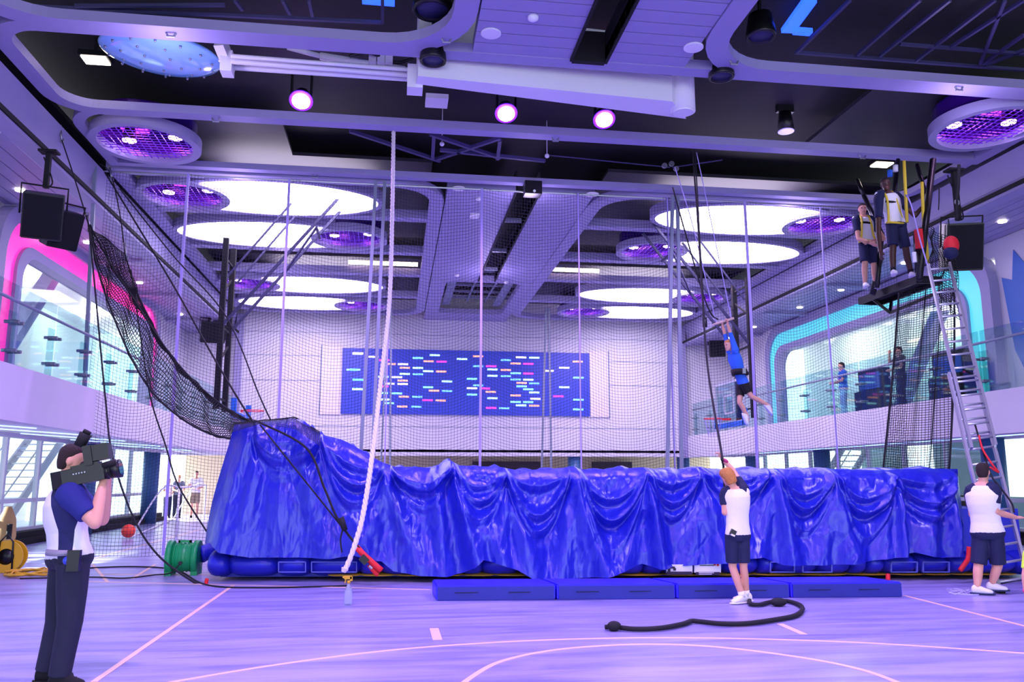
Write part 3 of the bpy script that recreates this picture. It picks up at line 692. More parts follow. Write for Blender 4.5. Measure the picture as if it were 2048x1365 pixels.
# ---- cameraman (facing right, y=6.88)
yc=6.88; a=lambda px,py,dy=0: aY(px,py,yc+dy)
hd=a(146,921); nk=a(134,972); 
J=dict(hd=hd,nk=nk,hup=V((.10,0,1)).normalized(),ch=a(131,1032),pv=a(139,1112),sR=a(142,992,-.19),sL=a(146,990,.19),eR=a(190,1046,-.26),wR=a(207,962,-.14),
  eL=a(205,1040,.22),wL=a(215,962,.1),hR=a(146,1140,-.09),hL=a(130,1140,.09),kR=a(140,1245,-.1),kL=a(116,1245,.1),aR=a(119,1356,-.1),aL=a(92,1352,.1))
J['aR'].z=.09; J['aL'].z=.09
J['tR']=J['aR']+V((.15,-.03,-.04)); J['tL']=J['aL']+V((.15,.03,-.04))
def shirtmat():
    m=bpy.data.materials.new('white_shirt_navy_side'); m.use_nodes=True; nt=m.node_tree; b=nt.nodes['Principled BSDF']; b.inputs['Roughness'].default_value=.8
    tc=nt.nodes.new('ShaderNodeTexCoord'); sx=nt.nodes.new('ShaderNodeSeparateXYZ'); nt.links.new(tc.outputs['Object'],sx.inputs[0])
    def mth(op,a,b=0.0):
        n=nt.nodes.new('ShaderNodeMath'); n.operation=op
        for i,v in enumerate((a,b)):
            if isinstance(v,(int,float)): n.inputs[i].default_value=v
            else: nt.links.new(v,n.inputs[i])
        return n.outputs[0]
    # local height z above shoes; panel centre moves forward (+x) as it goes down
    z=mth('SUBTRACT',sx.outputs[2],1.20); zz=mth('MULTIPLY',z,-.1)
    c=mth('ADD',mth('MULTIPLY',zz,.3),.02); d=mth('ABSOLUTE',mth('SUBTRACT',sx.outputs[0],c),0)
    wdt=mth('ADD',mth('MULTIPLY',mth('MAXIMUM',mth('ADD',z,.08),0),.26),.055)
    near=mth('GREATER_THAN',mth('ABSOLUTE',sx.outputs[1]),.05)
    f=mth('MULTIPLY',mth('LESS_THAN',d,wdt),near)
    mx=nt.nodes.new('ShaderNodeMix'); mx.data_type='RGBA'; mx.inputs[6].default_value=lin('F0EEF2'); mx.inputs[7].default_value=lin('1A1F56')
    nt.links.new(f,mx.inputs[0]); nt.links.new(mx.outputs[2],b.inputs['Base Color']); return m
cm=person('p','man in white and navy polo shouldering a video camera at the left',J,(1,.15,.08),1.82,hair=mHAIRB,vox=.008,longp=True,
  shirt=shirtmat(),sleeve=mat('navy_blue_cloth','1C2478',.8,bump=.25,bscale=14),pants=mTROU,shoe=mBLKM,sleeve_t=.72,slim=1.13,
  hands={'R':(V((-.25,.0,1)),V((.1,1,.05)),.65,1),'L':(V((-.1,-.3,1)),V((0,-1,.3)),.6,-1)})
# belt, radio
c=J['pv']+V((.003,0,.035)); MB().loft([(c+V((0,0,-.02)),V((.158,0,0)),V((0,.226,0))),(c+V((0,0,.02)),V((.156,0,0)),V((0,.223,0)))],28).build('belt',mat('grey_belt','8E8C98',.5),cm,True)
p=a(148,1122,-.25); MB().box(p,(.085,.05,.15)).build('belt_pouch',mBLACK,cm)
p=a(134,1122,-.24); MB().ball(p,.03).build('key_clip',mat('blue_clip','3048C0',.3),cm,True)
p=a(155,1076,-.3)
# ---- video camera on his shoulder
y0=yc-.15
def cpt(px,py,dy=0): return aY(px,py,y0+dy)
t=thing('video_camera','black shoulder video camera with viewfinder and microphone held by the man at left','camera',cpt(170,975))
A=cpt(118,962);B=cpt(236,938)
dr=(B-A).normalized(); R_=dr.to_track_quat('X','Z').to_matrix()
MB().box(A.lerp(B,.45),(.30,.13,.12),rot=R_).box(A.lerp(B,.45)+V((0,0,.07)),(.2,.09,.03),rot=R_).build('camera_body',mBLACK,t)
MB().box(A.lerp(B,.10),(.15,.12,.13),rot=R_).box(A.lerp(B,.0),(.07,.11,.12),rot=R_).build('battery',mBLKM,t)
MB().cyl(A.lerp(B,.66),A.lerp(B,.9),.05,.055,20).cyl(A.lerp(B,.9),B+dr*.02,.065,.072,20).build('lens_barrel',mBLACK,t,True)
MB().cyl(B+dr*.02,B+dr*.024,.055,n=20).build('front_glass',mat('lens_glass','141428',.05),t)
for f_ in (.72,.8,.87): MB().cyl(A.lerp(B,f_),A.lerp(B,f_)+dr*.012,.062,n=20).build('focus_ring',mBLKM,t)
p1=cpt(178,930);p2=cpt(208,900)
MB().beam(A.lerp(B,.45)+V((0,0,.06)),cpt(186,918),.02,.03).beam(cpt(186,918),cpt(205,915),.03,.03).build('top_handle',mBLACK,t)
MB().box(cpt(197,906),(.17,.1,.12),rot=R_).box(cpt(180,912),(.06,.12,.15),rot=R_).build('monitor',mBLACK,t)
MB().tube([cpt(140,955,-.03),cpt(150,945,-.03),cpt(165,928,-.03),cpt(185,920,-.02)],.014,8).build('viewfinder_arm',mBLACK,t,True)
MB().cyl(cpt(158,893),cpt(172,868),.04,.045,16).cyl(cpt(172,868),cpt(176,862),.03).build('microphone',mBLKM,t,True)
MB().tube([cpt(166,884),cpt(176,900),cpt(182,915)],.012,6).build('mic_mount',mBLACK,t,True)
MB().cyl(cpt(205,932,-.05),cpt(232,925,-.05),.022,.026,12).build('side_grip',mBLKM,t,True)
for k in range(5): MB().cyl(A.lerp(B,.3)+dr*.02*k+V((0,-.068,.02)),A.lerp(B,.3)+dr*.02*k+V((0,-.075,.02)),.006,n=8).build('button',mSTEEL,t)
MB().bb(0,.001,0,.001,0,.001) if False else None
# ---- woman holding rope
yw=10.05; a=lambda px,py,dy=0: aY(px,py,yw+dy)
J=dict(hd=a(1455,954),nk=a(1467,976),hup=V((-.35,.1,1)).normalized(),ch=a(1474,1005),pv=a(1476,1068),sR=a(1490,985,-.02),sL=a(1450,988,.04),
  eR=a(1478,952,.22),wR=a(1445,918,.3),eL=a(1449,1026,.0),wL=a(1462,1022,.22),
  hR=a(1485,1078,0),hL=a(1464,1078,0),kR=a(1487,1135,0),kL=a(1465,1135,.02),aR=a(1493,1194,.05),aL=a(1485,1196,-.02),bodyface=V((-.35,1,0)))
J['eR']=a(1466,942,.22); 
J['aR'].z=.10;J['aL'].z=.09; J['tR']=J['aR']+V((-.14,.02,-.05)); J['tL']=J['aL']+V((-.14,-.05,-.05))
wm=person('p','blond woman in white shirt with navy sleeves, arm raised holding a black rope',J,(-.35,1,.35),1.66,hair=mHAIRR,hairlen=.03,vox=.01,shirt=mSHIRT,sleeve=mNAVY,pants=mNAVY,shoe=mSHOE,slim=.93,short_hair=.012,sock=mSHIRT,
  hands={'R':(V((-.5,.1,1)),V((-.6,.4,0)),.9,1),'L':(V((.4,.8,.3)),V((0,0,1)),.5,1)})
p=a(1466,1066,-.16); MB().box(p,(.07,.03,.07),rot=M4.Rotation(.5,3,'Y')).build('radio',mBLACK,wm); MB().box(p+V((-.01,-.02,-.03)),(.05,.012,.02),rot=M4.Rotation(.4,3,'Y')).build('badge',mWHITEB,wm)
p=a(1450,925,.25); MB().tube([p,p+V((.02,.01,.02))],.034,12).build('wristband',mat('pink_band','C83A7A',.5),wm,True)
# ---- man at right by ladder
ym=10.35; a=lambda px,py,dy=0: aY(px,py,ym+dy)
J=dict(hd=a(1966,944),nk=a(1966,968),hup=V((-.05,0,1)).normalized(),ch=a(1966,1005),pv=a(1975,1064),sR=a(1988,982,-.1),sL=a(1942,985,.1),
  eR=a(1990,1024,-.12),wR=a(2033,1036,-.08),eL=a(1944,1030,.25),wL=a(1970,1034,.42),
  hR=a(1990,1080,-.04),hL=a(1962,1080,.06),kR=a(1996,1130,-.02),kL=a(1957,1130,.05),aR=a(1985,1180,.05),aL=a(1955,1182,0),bodyface=V((.6,.9,0)))
J['aR'].z=.13;J['aL'].z=.10; J['tR']=J['aR']+V((.15,-.06,-.07)); J['tL']=J['aL']+V((.13,-.07,-.05))
person('p','man in white shirt and navy shorts standing by the ladder foot at right',J,(.8,.7,-.05),1.78,hair=mHAIRB,vox=.01,shirt=mSHIRT,sleeve=mNAVY,pants=mNAVY,shoe=mSHOE,shoe_sole=mat('navy_rubber','22305C',.6),slim=1.08,pants_t=.98,
  hands={'R':(V((1,.1,.05)),V((0,.3,-1)),.35,1)})
# ---- child at right edge
yk=7.4; a=lambda px,py,dy=0: aY(px,py,yk+dy)
sx=a(2058,1108)
J=dict(hd=sx+V((.17,0,.26)),nk=sx+V((.16,0,.07)),ch=sx+V((.16,0,-.12)),pv=sx+V((.16,0,-.34)),sL=sx,sR=sx+V((.30,.05,0)),eL=a(2049,1150),wL=a(2052,1192),eR=sx+V((.36,0,-.2)),wR=sx+V((.34,-.1,-.38)),
  hL=sx+V((.1,0,-.4)),hR=sx+V((.23,0,-.4)),bodyface=V((.2,-1,0)))
for q,dx in (('L',.09),('R',.24)): J['k'+q]=sx+V((dx,0,-.62));J['a'+q]=V((sx.x+dx,yk,.06));J['t'+q]=V((sx.x+dx,yk-.12,.04))
ck=person('p','child in a neon yellow shirt mostly cut off by the right edge of the picture',J,(.2,-1,0),1.12,hair=mHAIRB,vox=.01,shirt=mat('neon_yellow_cloth','D8FF4A',.7),pants=mNAVY,shoe=mSHOE,sleeve_t=.75)
p=J['wL']; MB().tube([p+V((0,0,.03)),p+V((0,0,.055))],.026,12).build('wristband',mat('pink_band','C83A7A',.5),ck,True)
# ---- platform men
def pm(lab,fx,y,h,feet,headpx,face,skin,hair,armL,armR,lean=0,stance=.12,hd=None):
    f0=aY(*feet[0],y); f1=aY(*feet[1],y+.1); zf=5.2
    s=h/1.75; cx=(f0.x+f1.x)/2; hdp=aY(*headpx,y)
    pv=V((cx+(hdp.x-cx)*.35,y,zf+.93*s)); nk=V((cx+(hdp.x-cx)*.85,y,zf+1.47*s))
    right=V((1,.1,0)).normalized()
    J=dict(hd=V((hdp.x,y-.02,zf+1.63*s)),nk=nk,ch=pv.lerp(nk,.6),pv=pv,sL=nk+right*-.18*s-V((0,0,.05)),sR=nk+right*.18*s-V((0,0,.05)),
      hL=pv-right*.085-V((0,0,.06)),hR=pv+right*.085-V((0,0,.06)),bodyface=V(face))
    J['aL']=V((f0.x,y,zf+.09));J['aR']=V((f1.x,y+.1,zf+.09)); 
    for q in 'LR': J['k'+q]=J['h'+q].lerp(J['a'+q],.5)+V(face)*.05; J['t'+q]=J['a'+q]+V(face).normalized()*.14+V((0,0,-.05))
    J['eL'],J['wL']=armL; J['eR'],J['wR']=armR
    t=person('p',lab,J,face,h,skin=skin,hair=hair,vox=.012,shirt=mSHIRT,sleeve=mNAVY,pants=mNAVY,shoe=mSHOE,slim=1.0,pants_t=.9,sock=mBLKM if skin==mSKIND else None)
    # harness
    fdv=V(face).normalized()
    for sg in (-1,1):
        P=[nk+right*sg*.09-fdv*.1-V((0,0,.0)),nk+right*sg*.1+V((0,0,.035)),J['ch']+right*sg*.1+fdv*.15+V((0,0,.1)),J['ch'].lerp(pv,.5)+right*sg*.13+fdv*.13,pv+right*sg*.17+fdv*.1]
        band_on(t,P,.022,mHARN,'harness_strap')
    band_on(t,[J['ch']+right*-.13+fdv*.13+V((0,0,.05)),J['ch']+fdv*.165+V((0,0,.05)),J['ch']+right*.13+fdv*.13+V((0,0,.05))],.02,mBLKM,'chest_strap')
    band_on(t,[pv+right*-.19+fdv*.02,pv+right*-.12+fdv*.15,pv+right*.12+fdv*.15,pv+right*.19+fdv*.02],.022,mHARN,'waist_strap')
    return t
yb=14.6
pm('fair-skinned young man with folded arms in yellow harness, left on the platform',0,yb,1.72,((1731,582),(1752,578)),(1725,435),(-.35,-1,0),mSKIN,mHAIRB,
   (aY(1717,478,yb-.12),aY(1742,487,yb-.3)),(aY(1768,478,yb-.1),aY(1738,484,yb-.3)))
yd=13.6
pm('tall man with dark skin in a yellow harness, right on the high platform',0,yd,1.88,((1787,552),(1822,550)),(1773,408),(-.45,-1,-.25),mSKIND,mBLKM,
   (aY(1757,465,yd-.1),aY(1761,505,yd-.2)),(aY(1830,432,yd),aY(1846,412,yd-.1)))
# ---- flier on the trapeze
yf=14.5; a=lambda px,py,dy=0: aY(px,py,yf+dy)
J=dict(hd=a(1457,691,-.02),nk=a(1465,704),hup=V((-.15,0,1)).normalized(),ch=a(1473,728),pv=a(1486,766),sL=a(1460,706,.05),sR=a(1472,704,-.12),
  eL=a(1452,676,.03),wL=a(1445,652,0),eR=a(1463,674,-.1),wR=a(1455,648,-.12),hL=a(1482,774,.08),hR=a(1490,774,-.08),kL=a(1479,806,.05),aL=a(1494,832,.05),kR=a(1503,794,-.1),aR=a(1538,812,-.1),bodyface=V((-1,-.3,0)))
J['tL']=a(1500,848,.05); J['tR']=a(1549,826,-.1)
tf=person('p','flier in blue long-sleeved shirt hanging from the trapeze bar',J,(-1,-.35,.1),1.52,hair=mHAIRR,vox=.011,shirt=mBLUSH,sleeve=mBLUSH,sleeve_t=1.35,pants=mBLKM,pants_t=.45,shoe=mSHOE,slim=.92,
  hands={'L':(V((0,0,1)),V((-1,0,0)),1.1,1),'R':(V((0,0,1)),V((-1,0,0)),1.1,1)})
c=J['pv'].lerp(J['ch'],.55); MB().loft([(c+V((.01,0,-.06)),V((.14,0,0)),V((0,.19,0))),(c+V((-.01,0,.05)),V((.14,0,0)),V((0,.19,0)))],20).build('safety_belt',mBLKM,tf,True)
for sg in (-1,1): MB().bb(c.x-.03,c.x+.03,c.y+sg*.2-.02,c.y+sg*.2+.02,c.z-.05,c.z+.05).build('buckle',mSTEEL,tf)
# ---- background people
def simple(lab,x,y,z,h,face,shirt,pants,skin=None,hair=None,armsup=0,longp=True,sit=0):
    s=h/1.75; fd=V(face).normalized(); r=V((-fd.y,fd.x,0))*-1; o=V((x,y,z))
    U=lambda a,b,c:o+r*a*s+fd*b*s+V((0,0,c*s))
    J=dict(hd=U(0,.02,1.63),nk=U(0,0,1.47),ch=U(0,.01,1.27),pv=U(0,0,.95),sR=U(.18,0,1.41),sL=U(-.18,0,1.41),eR=U(.22,.08,1.15),eL=U(-.22,.08,1.15),wR=U(.12,.3,1.1),wL=U(-.12,.3,1.1),
      hR=U(.09,0,.88),hL=U(-.09,0,.88),kR=U(.1,.03,.48),kL=U(-.1,.03,.48),aR=U(.1,0,.08),aL=U(-.1,0,.08),tR=U(.1,.14,.04),tL=U(-.1,.14,.04),bodyface=fd)
    if armsup: J['eR']=U(.2,.2,1.3); J['wR']=U(.08,.24,1.55)
    return person('p',lab,J,fd,h,skin=skin,hair=hair or mHAIRB,vox=.016,shirt=shirt,pants=pants,shoe=mBLKM,longp=longp)
simple('dark-haired child standing far down the left aisle, left of the three onlookers',-9.0,35.4,0,1.55,(.5,-1,0),mSHIRT,mNAVY)
simple('onlooker in a grey shirt, middle of the three far down the left aisle',-8.62,35.4,0,1.7,(.5,-1,0),mat('grey_cloth','6A7488',.8),mTROU,hair=mHAIRR)
simple('bare-armed onlooker in a white vest, right of the three far down the left aisle',-8.0,35.6,0,1.86,(.3,-1,0),mSHIRT,mat('khaki_cloth','9A8A70',.8),longp=False)
p=aX(1690,820,13.2); simple('visitor in a blue top and pale trousers on the right balcony behind the glass',13.2,p.y,3.3,1.68,(-1,.3,0),mBLUSH,mat('pale_denim','9AB4D8',.8))
p=aX(1806,800,13.2); simple('visitor in dark clothes on the right balcony behind the hanging black net',13.2,p.y,3.3,1.7,(-1,.2,0),mat('dark_purple_cloth','2C2440',.8),mTROU,armsup=1)
# ================= NETS
def netmesh(f,nu,nv,su,sv,r,skip=None):
    vs=[];fs=[]
    def line(pts):
        n0=len(vs); m=len(pts)
        for i,p in enumerate(pts):
            d=(pts[min(i+1,m-1)]-pts[max(i-1,0)]); d.normalize(); u=V((0,1,0)); u=(u-d*u.dot(d)); 
            if u.length<.05: u=V((1,0,0))
            u.normalize(); w_=d.cross(u)
            for k in range(3):
                a=2*PI*k/3; vs.append(tuple(p+u*r*cos(a)+w_*r*sin(a)))
        for i in range(m-1):
            for k in range(3): fs.append((n0+3*i+k,n0+3*i+(k+1)%3,n0+3*i+3+(k+1)%3,n0+3*i+3+k))
    for i in range(nu+1): line([f(i/nu,j/sv) for j in range(sv+1)])
    for j in range(nv+1): line([f(i/su,j/nv) for i in range(su+1)])
    return vs,fs
def netobj(name,parent,m,*a,**k):
    vs,fs=netmesh(*a,**k); o0=ORG[parent.name] if parent else V((0,0,0))
    me=bpy.data.meshes.new(name); me.from_pydata([(x-o0.x,y-o0.y,z-o0.z) for x,y,z in vs],[],fs); me.materials.append(m)
    o=bpy.data.objects.new(name,me); COL.objects.link(o)
    if parent: o.parent=parent; ORG[o.name]=o0
    return o
seams=[-6.15,-4.5,-2.4,-.2,1.8,4.0,6.1,8.0,9.9,11.7]
YN=17.62
def netf(u,v):
    x=seams[0]+(seams[-1]-seams[0])*u
    for a_,b_ in zip(seams,seams[1:]):
        if x<=b_+1e-6: q=(x-a_)/(b_-a_); break
    sg=sin(PI*q)**1.0
    z=7.95*(1-v)+.02*v
    return V((x,YN+.16*sg*sin(PI*v)+.03*sin(9*x+5*v),z-.32*sg*(.25+.75*sin(PI*min(1,v*1.1)))*(1 if v<.97 else .2)))
t=thing('safety_net','large fine dark curtain net hung right across the hall behind the blue tarpaulin','net',(2.8,YN,0))
netobj('netting',t,mNET,netf,270,115,150,60,.0034)
for i,x in enumerate(seams[1:-1]):
    MB().tube([netf((x-seams[0])/(seams[-1]-seams[0]),j/20)+V((0,-.01,0)) for j in range(21)],.035 if x in(-4.5,-2.4,1.8,8.0) else .02,4).build('seam_tape',mNETL,t)
MB().tube([V((-6.2,YN,7.93)),V((11.8,YN,7.93))],.02,6).build('top_cable',mSTEEL,t)
# poles
def pole(lab,top,bot,w=.07,pair=None):
    t=thing('net_pole',lab,'pole',(bot[0],bot[1],0)); MB().beam(bot,top,w,w).build('tube',mPOLE,t); MB().bb(bot[0]-.12,bot[0]+.12,bot[1]-.12,bot[1]+.12,0,.02).build('base_plate',mPOLE,t)
def P2(px0,py0,px1,py1,y=17.45):
    a_=aY(px0,py0,y);b_=aY(px1,py1,y); d=(b_-a_)/(b_.z-a_.z); return a_+d*(7.95-a_.z),a_+d*(.02-a_.z)
pole('slim grey pole at the left end of the curtain net',*P2(190,340,165,860))
pole('left pole of the pair standing left of the blue screen',*P2(752,357,722,905)); pole('right pole of the pair standing left of the blue screen',*P2(770,357,745,905))
pole('left pole of the pair standing right of the blue screen',*P2(1345,390,1335,920)); pole('right pole of the pair standing right of the blue screen',*P2(1355,390,1363,920))
def pole2(lab,px0,px1,y=30):
    a_=aY(px0,640,y);b_=aY(px1,915,y); pole(lab,(a_.x,y,7.9),(b_.x,y,.02),.07)
pole2('left pole of the thin pair crossing the left part of the blue screen',776,760); pole2('right pole of the thin pair crossing the left part of the blue screen',782,782)
pole2('left pole of the thin pair crossing the right part of the blue screen',1092,1080); pole2('right pole of the thin pair crossing the right part of the blue screen',1098,1103)
# black landing net at left
Ys=15.2
near=bez([aY(178,452,15.0),aY(196,540,14.9),aY(222,620,14.8),aY(262,715,14.6),aY(305,785,14.4),aY(360,835,14.1),aY(415,866,13.9),aY(470,880,13.7)],8)
far=bez([aY(250,510,16.6),aY(272,580,16.5),aY(300,640,16.3),aY(335,705,16.0),aY(380,760,15.7),aY(430,805,15.4),aY(485,838,15.1),aY(540,850,14.9)],8)
mid=bez([aY(180,452,15.1),aY(225,535,15.5),aY(262,590,15.5),aY(300,650,15.3),aY(345,715,15.1),aY(395,770,14.9),aY(450,815,14.7),aY(500,843,14.6)],8)
def smp(c,u): k=u*(len(c)-1); i=min(int(k),len(c)-2); return c[i].lerp(c[i+1],k-i)
def lnet(u,v):
    if v<.5: p=smp(near,u).lerp(smp(mid,u),v*2); s_=sin(PI*v*2)
    else: p=smp(mid,u).lerp(smp(far,u),v*2-1); s_=sin(PI*(v*2-1))*.5
    return p+V((.03*sin(40*u+9*v),.02*sin(31*v*2+20*u),-.12*s_*sin(PI*u)+.02*sin(60*u+20*v)))
t=thing('landing_net','black knotted landing net sweeping from the upper left down onto the blue tarpaulin','net',tuple(smp(mid,.5)))
netobj('netting',t,mROPE,lnet,115,25,120,40,.0075)
for c in (near,mid,far): MB().tube(c,.018,6).build('edge_rope',mROPE,t,True)
def tnet(u,v):
    P=[aY(470,850,13.6),aY(530,845,13.9),aY(590,838,13.9),aY(640,868,13.5)]; k=u*3;i=min(int(k),2); p=P[i].lerp(P[i+1],k-i)
    q=[aY(455,872,13.0),aY(520,852,12.9),aY(590,862,12.8),aY(640,896,12.75)]; r=q[i].lerp(q[i+1],k-i); return p.lerp(r,v)+V((0,-.03,.03+.03*sin(PI*v)))
netobj('draped_end',t,mROPE,tnet,38,14,40,16,.0035)
def wire(name,pts,r,m,lab,cat='rope',group=None): return rope(name,pts,r,m,lab,cat,6,group)
# hangers and guys
c1=V((-6.38,15.69,7.97)); c2=V((-6.19,17.3,7.97))
def turnb(px,py,y,d,lab):
    t=thing('turnbuckle',lab,'turnbuckle',tuple(aY(px,py,y))); p=aY(px,py,y); d=V(d).normalized()
    MB().cyl(p-d*.14,p+d*.14,.022,n=8).build('sleeve',mSTEEL,t,True)
    for s_ in (-1,1): MB().tube([p+d*s_*.14+V((.03*cos(a_),0,.045*sin(a_))) for a_ in [k*PI/4 for k in range(8)]],.01,6,closed=True).build('eye_ring',mSTEEL,t,True)
n0=near[0]; f0=far[0]
wire('hanging_cable',[c1,aY(122,275,15.6),aY(150,360,15.3),n0],.012,mROPE,'dark cable holding the near upper corner of the black net','cable')
wire('hanging_cable',[c2,aY(222,350,17.2),aY(240,430,16.9),f0],.012,mROPE,'dark cable holding the far upper corner of the black net','cable')
for px,py,y,l in ((122,268,15.6,'steel turnbuckle high at the left beam'),(177,445,15.05,'steel turnbuckle at the near upper corner of the black net'),(222,348,17.2,'steel turnbuckle below the left beam corner'),(251,503,16.65,'steel turnbuckle at the far upper corner of the black net')): turnb(px,py,y,(.25,-.1,-1),l)
wire('guy_rope',[n0,aY(191,588,14.6),aY(211,800,13.9),aY(225,912,13.6),aY(265,1032,13.5),aY(315,1110,13.4),aY(389,1166,13.05),aY(412,1169,13.0)],.016,mROPE,'black rope falling from the near net corner to the floor by the green blower')
wire('guy_rope',[aY(262,540,16.4),aY(285,700,15.9),aY(302,800,15.5),aY(331,891,15.1),aY(356,970,14.8),aY(414,1065,14.3)],.014,mROPE,'black rope falling from the far net corner to the left end of the tarpaulin')
wire('guy_rope',[aY(240,378,17.0),aY(345,510,16),aY(450,630,15),aY(518,790,14.0),aY(541,840,13.6)],.013,mROPE,'long black guy rope from the ceiling down to the top of the tarpaulin')
wire('guy_rope',[aY(210,345,17.3),aY(340,560,16),aY(430,720,15),aY(500,835,13.9),aY(518,845,13.2),aY(612,896,12.7),aY(650,980,12.5),aY(684,1053,12.35),aY(760,1145,12.3)],.017,mROPE,'thick black rope crossing the front of the tarpaulin to the red strap')
wire('guy_rope',[aY(520,850,13.0),aY(600,950,12.55),aY(677,1046,12.4),aY(708,1084,12.32)],.012,mROPE,'thinner black rope crossing the front of the tarpaulin, left of the thick one')
tag(MB().tube([aY(681,1036,12.3),aY(690,1062,12.3)],[.05,.04],8).build('rope_knot',mROPE,None,True),'black knot where the two ropes on the tarpaulin join','knot')
wire('rope_tail',[aY(686,1058,12.3),aY(681,1080,12.3),aY(684,1106,12.3)],.012,mROPE,'short rope end hanging from the black knot')
# thick white climbing rope
pts=bez([aY(787,263,14.68),aY(785,400,14.3),aY(779,600,13.7),aY(762,760,13.0),aY(746,900,12.3),aY(728,1020,11.9),aY(710,1090,11.7),aY(690,1142,11.6)],14)
t=thing('climbing_rope','thick white twisted rope hanging from the ceiling beam down to the floor mats','rope',tuple(pts[-1]))
for k in range(3):
    ln=0; q=[]
    for i,p in enumerate(pts):
        if i: ln+=(p-pts[i-1]).length
        pass
    # resample for twist
    N=420; tot=ln; acc=0; j=0; out=[]
    for i in range(N+1):
        s_=tot*i/N
        while j<len(pts)-2 and acc+(pts[j+1]-pts[j]).length<s_: acc+=(pts[j+1]-pts[j]).length; j+=1
        L_=(pts[j+1]-pts[j]).length; p=pts[j].lerp(pts[j+1],min(1,(s_-acc)/L_)); a_=s_*26+k*2*PI/3; out.append(p+V((.019*cos(a_),.019*sin(a_),0)))
    MB().tube(out,.021,6).build('strand',mat('white_rope_fibre','E9DDE8',.8),t,True)
MB().tube([pts[-1]+V((0,0,.03)),pts[-1]+V((-.02,0,-.02))],[.05,.03],8).build('frayed_end',mat('white_rope_fibre','E9DDE8',.8),t)
# black rope held by the woman and trapeze rigging
H=aY(1443,918,10.3)
wire('control_rope',[aY(1385,300,14.6),aY(1396,450,13.8),aY(1405,600,12.9),aY(1416,740,11.9),H+V((0,0,.1)),H,aY(1447,935,10.4),aY(1450,1000,10.5)],.016,mROPE,'long black rope running from the ceiling into the woman\'s raised hand')
wire('control_rope',[aY(1390,300,14.7),aY(1402,520,14.2),aY(1409,640,14.0)],.012,mROPE,'thin black line beside the long black rope under the ceiling')
tag(MB().cyl(aY(1409,636,13.0),aY(1410,655,13.0),.04,n=10).build('pulley',mBLACK,None,True),'small black pulley on the long black rope','pulley')
t=thing('trapeze','trapeze with two pale cords and a short bar gripped by the flier','trapeze',tuple(aY(1447,644,14.45)))
MB().tube(bez([aY(1350,335,14.5),aY(1385,450,14.5),aY(1432,645,14.5)],8),.009,6).build('cord',mNETL,t,True)
MB().tube(bez([aY(1393,305,14.5),aY(1430,480,14.4),aY(1463,638,14.4)],8),.009,6).build('cord',mNETL,t,True)
MB().tube(bez([aY(1345,375,14.5),aY(1410,600,14.5),aY(1436,640,14.5)],8),.014,6).build('black_cord',mROPE,t,True)
MB().cyl(aY(1426,650,14.52),aY(1468,637,14.38),.022,n=10).build('bar',mat('wood_bar','D8B8A8',.6),t,True)
# rope on the floor
fp=[aZ(x,y,.03) for x,y in ((1499,1200),(1502,1209),(1520,1210),(1535,1206),(1552,1203),(1575,1203),(1598,1210),(1605,1219),(1590,1232),(1545,1241),(1490,1248),(1440,1248),(1400,1244),(1383,1243),(1365,1249),(1320,1257),(1270,1259),(1232,1255),(1210,1255))]
wire('floor_rope',fp,.026,mROPE,'thick black rope lying in a loop on the floor by the woman\'s feet')
for px,py,r_,l in ((1557,1205,.07,'dark lump knot in the floor rope loop'),(1228,1253,.05,'dark knot at the free end of the floor rope')):
    p=aZ(px,py,.05); tag(MB().ball(p,(r_*1.5,r_,.05)).build('rope_knot',mROPE,None,True),l,'knot')
# ================= INFLATABLE + TARP
NB=V((.113,1,0)); DB=13.2-.113*2.68
def bagp(px,py,off=0):
    r=FW+RT*((px-1024)/F)-UP*((py-682.5)/F); return CP+r*((DB+off-NB.dot(CP))/NB.dot(r))
top=[(405,850),(470,846),(520,843),(555,838),(580,835),(605,840),(622,855),(640,868),(680,878),(700,887),(730,905),(762,924),(790,934),(830,934),(862,936),(885,926),(902,921),(920,931),(960,933),(1000,934),(1040,941),(1090,939),(1140,935),(1180,940),(1230,939),(1290,935),(1340,940),(1405,936),(1470,940),(1545,937),(1600,940),(1660,937),(1720,940),(1790,941),(1850,937),(1925,938),(1960,938)]
bot=[(400,1098),(417,1086),(440,1105),(503,1115),(592,1115),(660,1117),(708,1110),(740,1118),(763,1122),(787,1142),(840,1150),(893,1152),(925,1145),(947,1133),(964,1118),(1000,1128),(1033,1139),(1060,1155),(1130,1158),(1205,1151),(1245,1140),(1280,1127),(1298,1132),(1311,1137),(1380,1130),(1445,1125),(1513,1113),(1540,1122),(1561,1130),(1640,1130),(1700,1127),(1765,1117),(1795,1112),(1824,1105),(1850,1112),(1880,1116),(1935,1111)]
# ridges: xtop,ytop? -> (x at top, x at bottom, amplitude, width top, width bottom, t start)
RID=[(500,470,.16,10,26,.0),(545,560,.10,12,34,.05),(590,655,.15,9,30,.05),(640,735,.12,10,24,.1),(690,785,.10,14,30,.15),(455,425,.12,9,16,.05),
 (765,845,.13,9,34,0),(780,720,.08,9,26,.1),(868,890,.12,10,22,.05),(905,952,.22,10,20,0),(890,1005,.10,8,34,.3),(1008,1000,.12,8,18,.0),(1012,1065,.16,8,34,.1),
 (1145,1120,.10,8,26,.05),(1150,1205,.20,9,22,.0),(1148,1168,.07,6,14,.15),(1292,1318,.22,8,18,0),(1288,1240,.10,8,26,.1),(1405,1440,.13,9,22,.0),(1400,1380,.08,9,26,.3),
 (1420,1500,.12,9,24,.2),(1546,1580,.17,8,20,.0),(1543,1515,.09,8,18,.1),(1658,1700,.14,9,26,0),(1655,1640,.07,8,20,.2),(1760,1765,.12,8,20,.1),(1782,1795,.20,8,12,.15),(1860,1850,.15,9,22,.1),(1890,1915,.12,9,18,.1)]
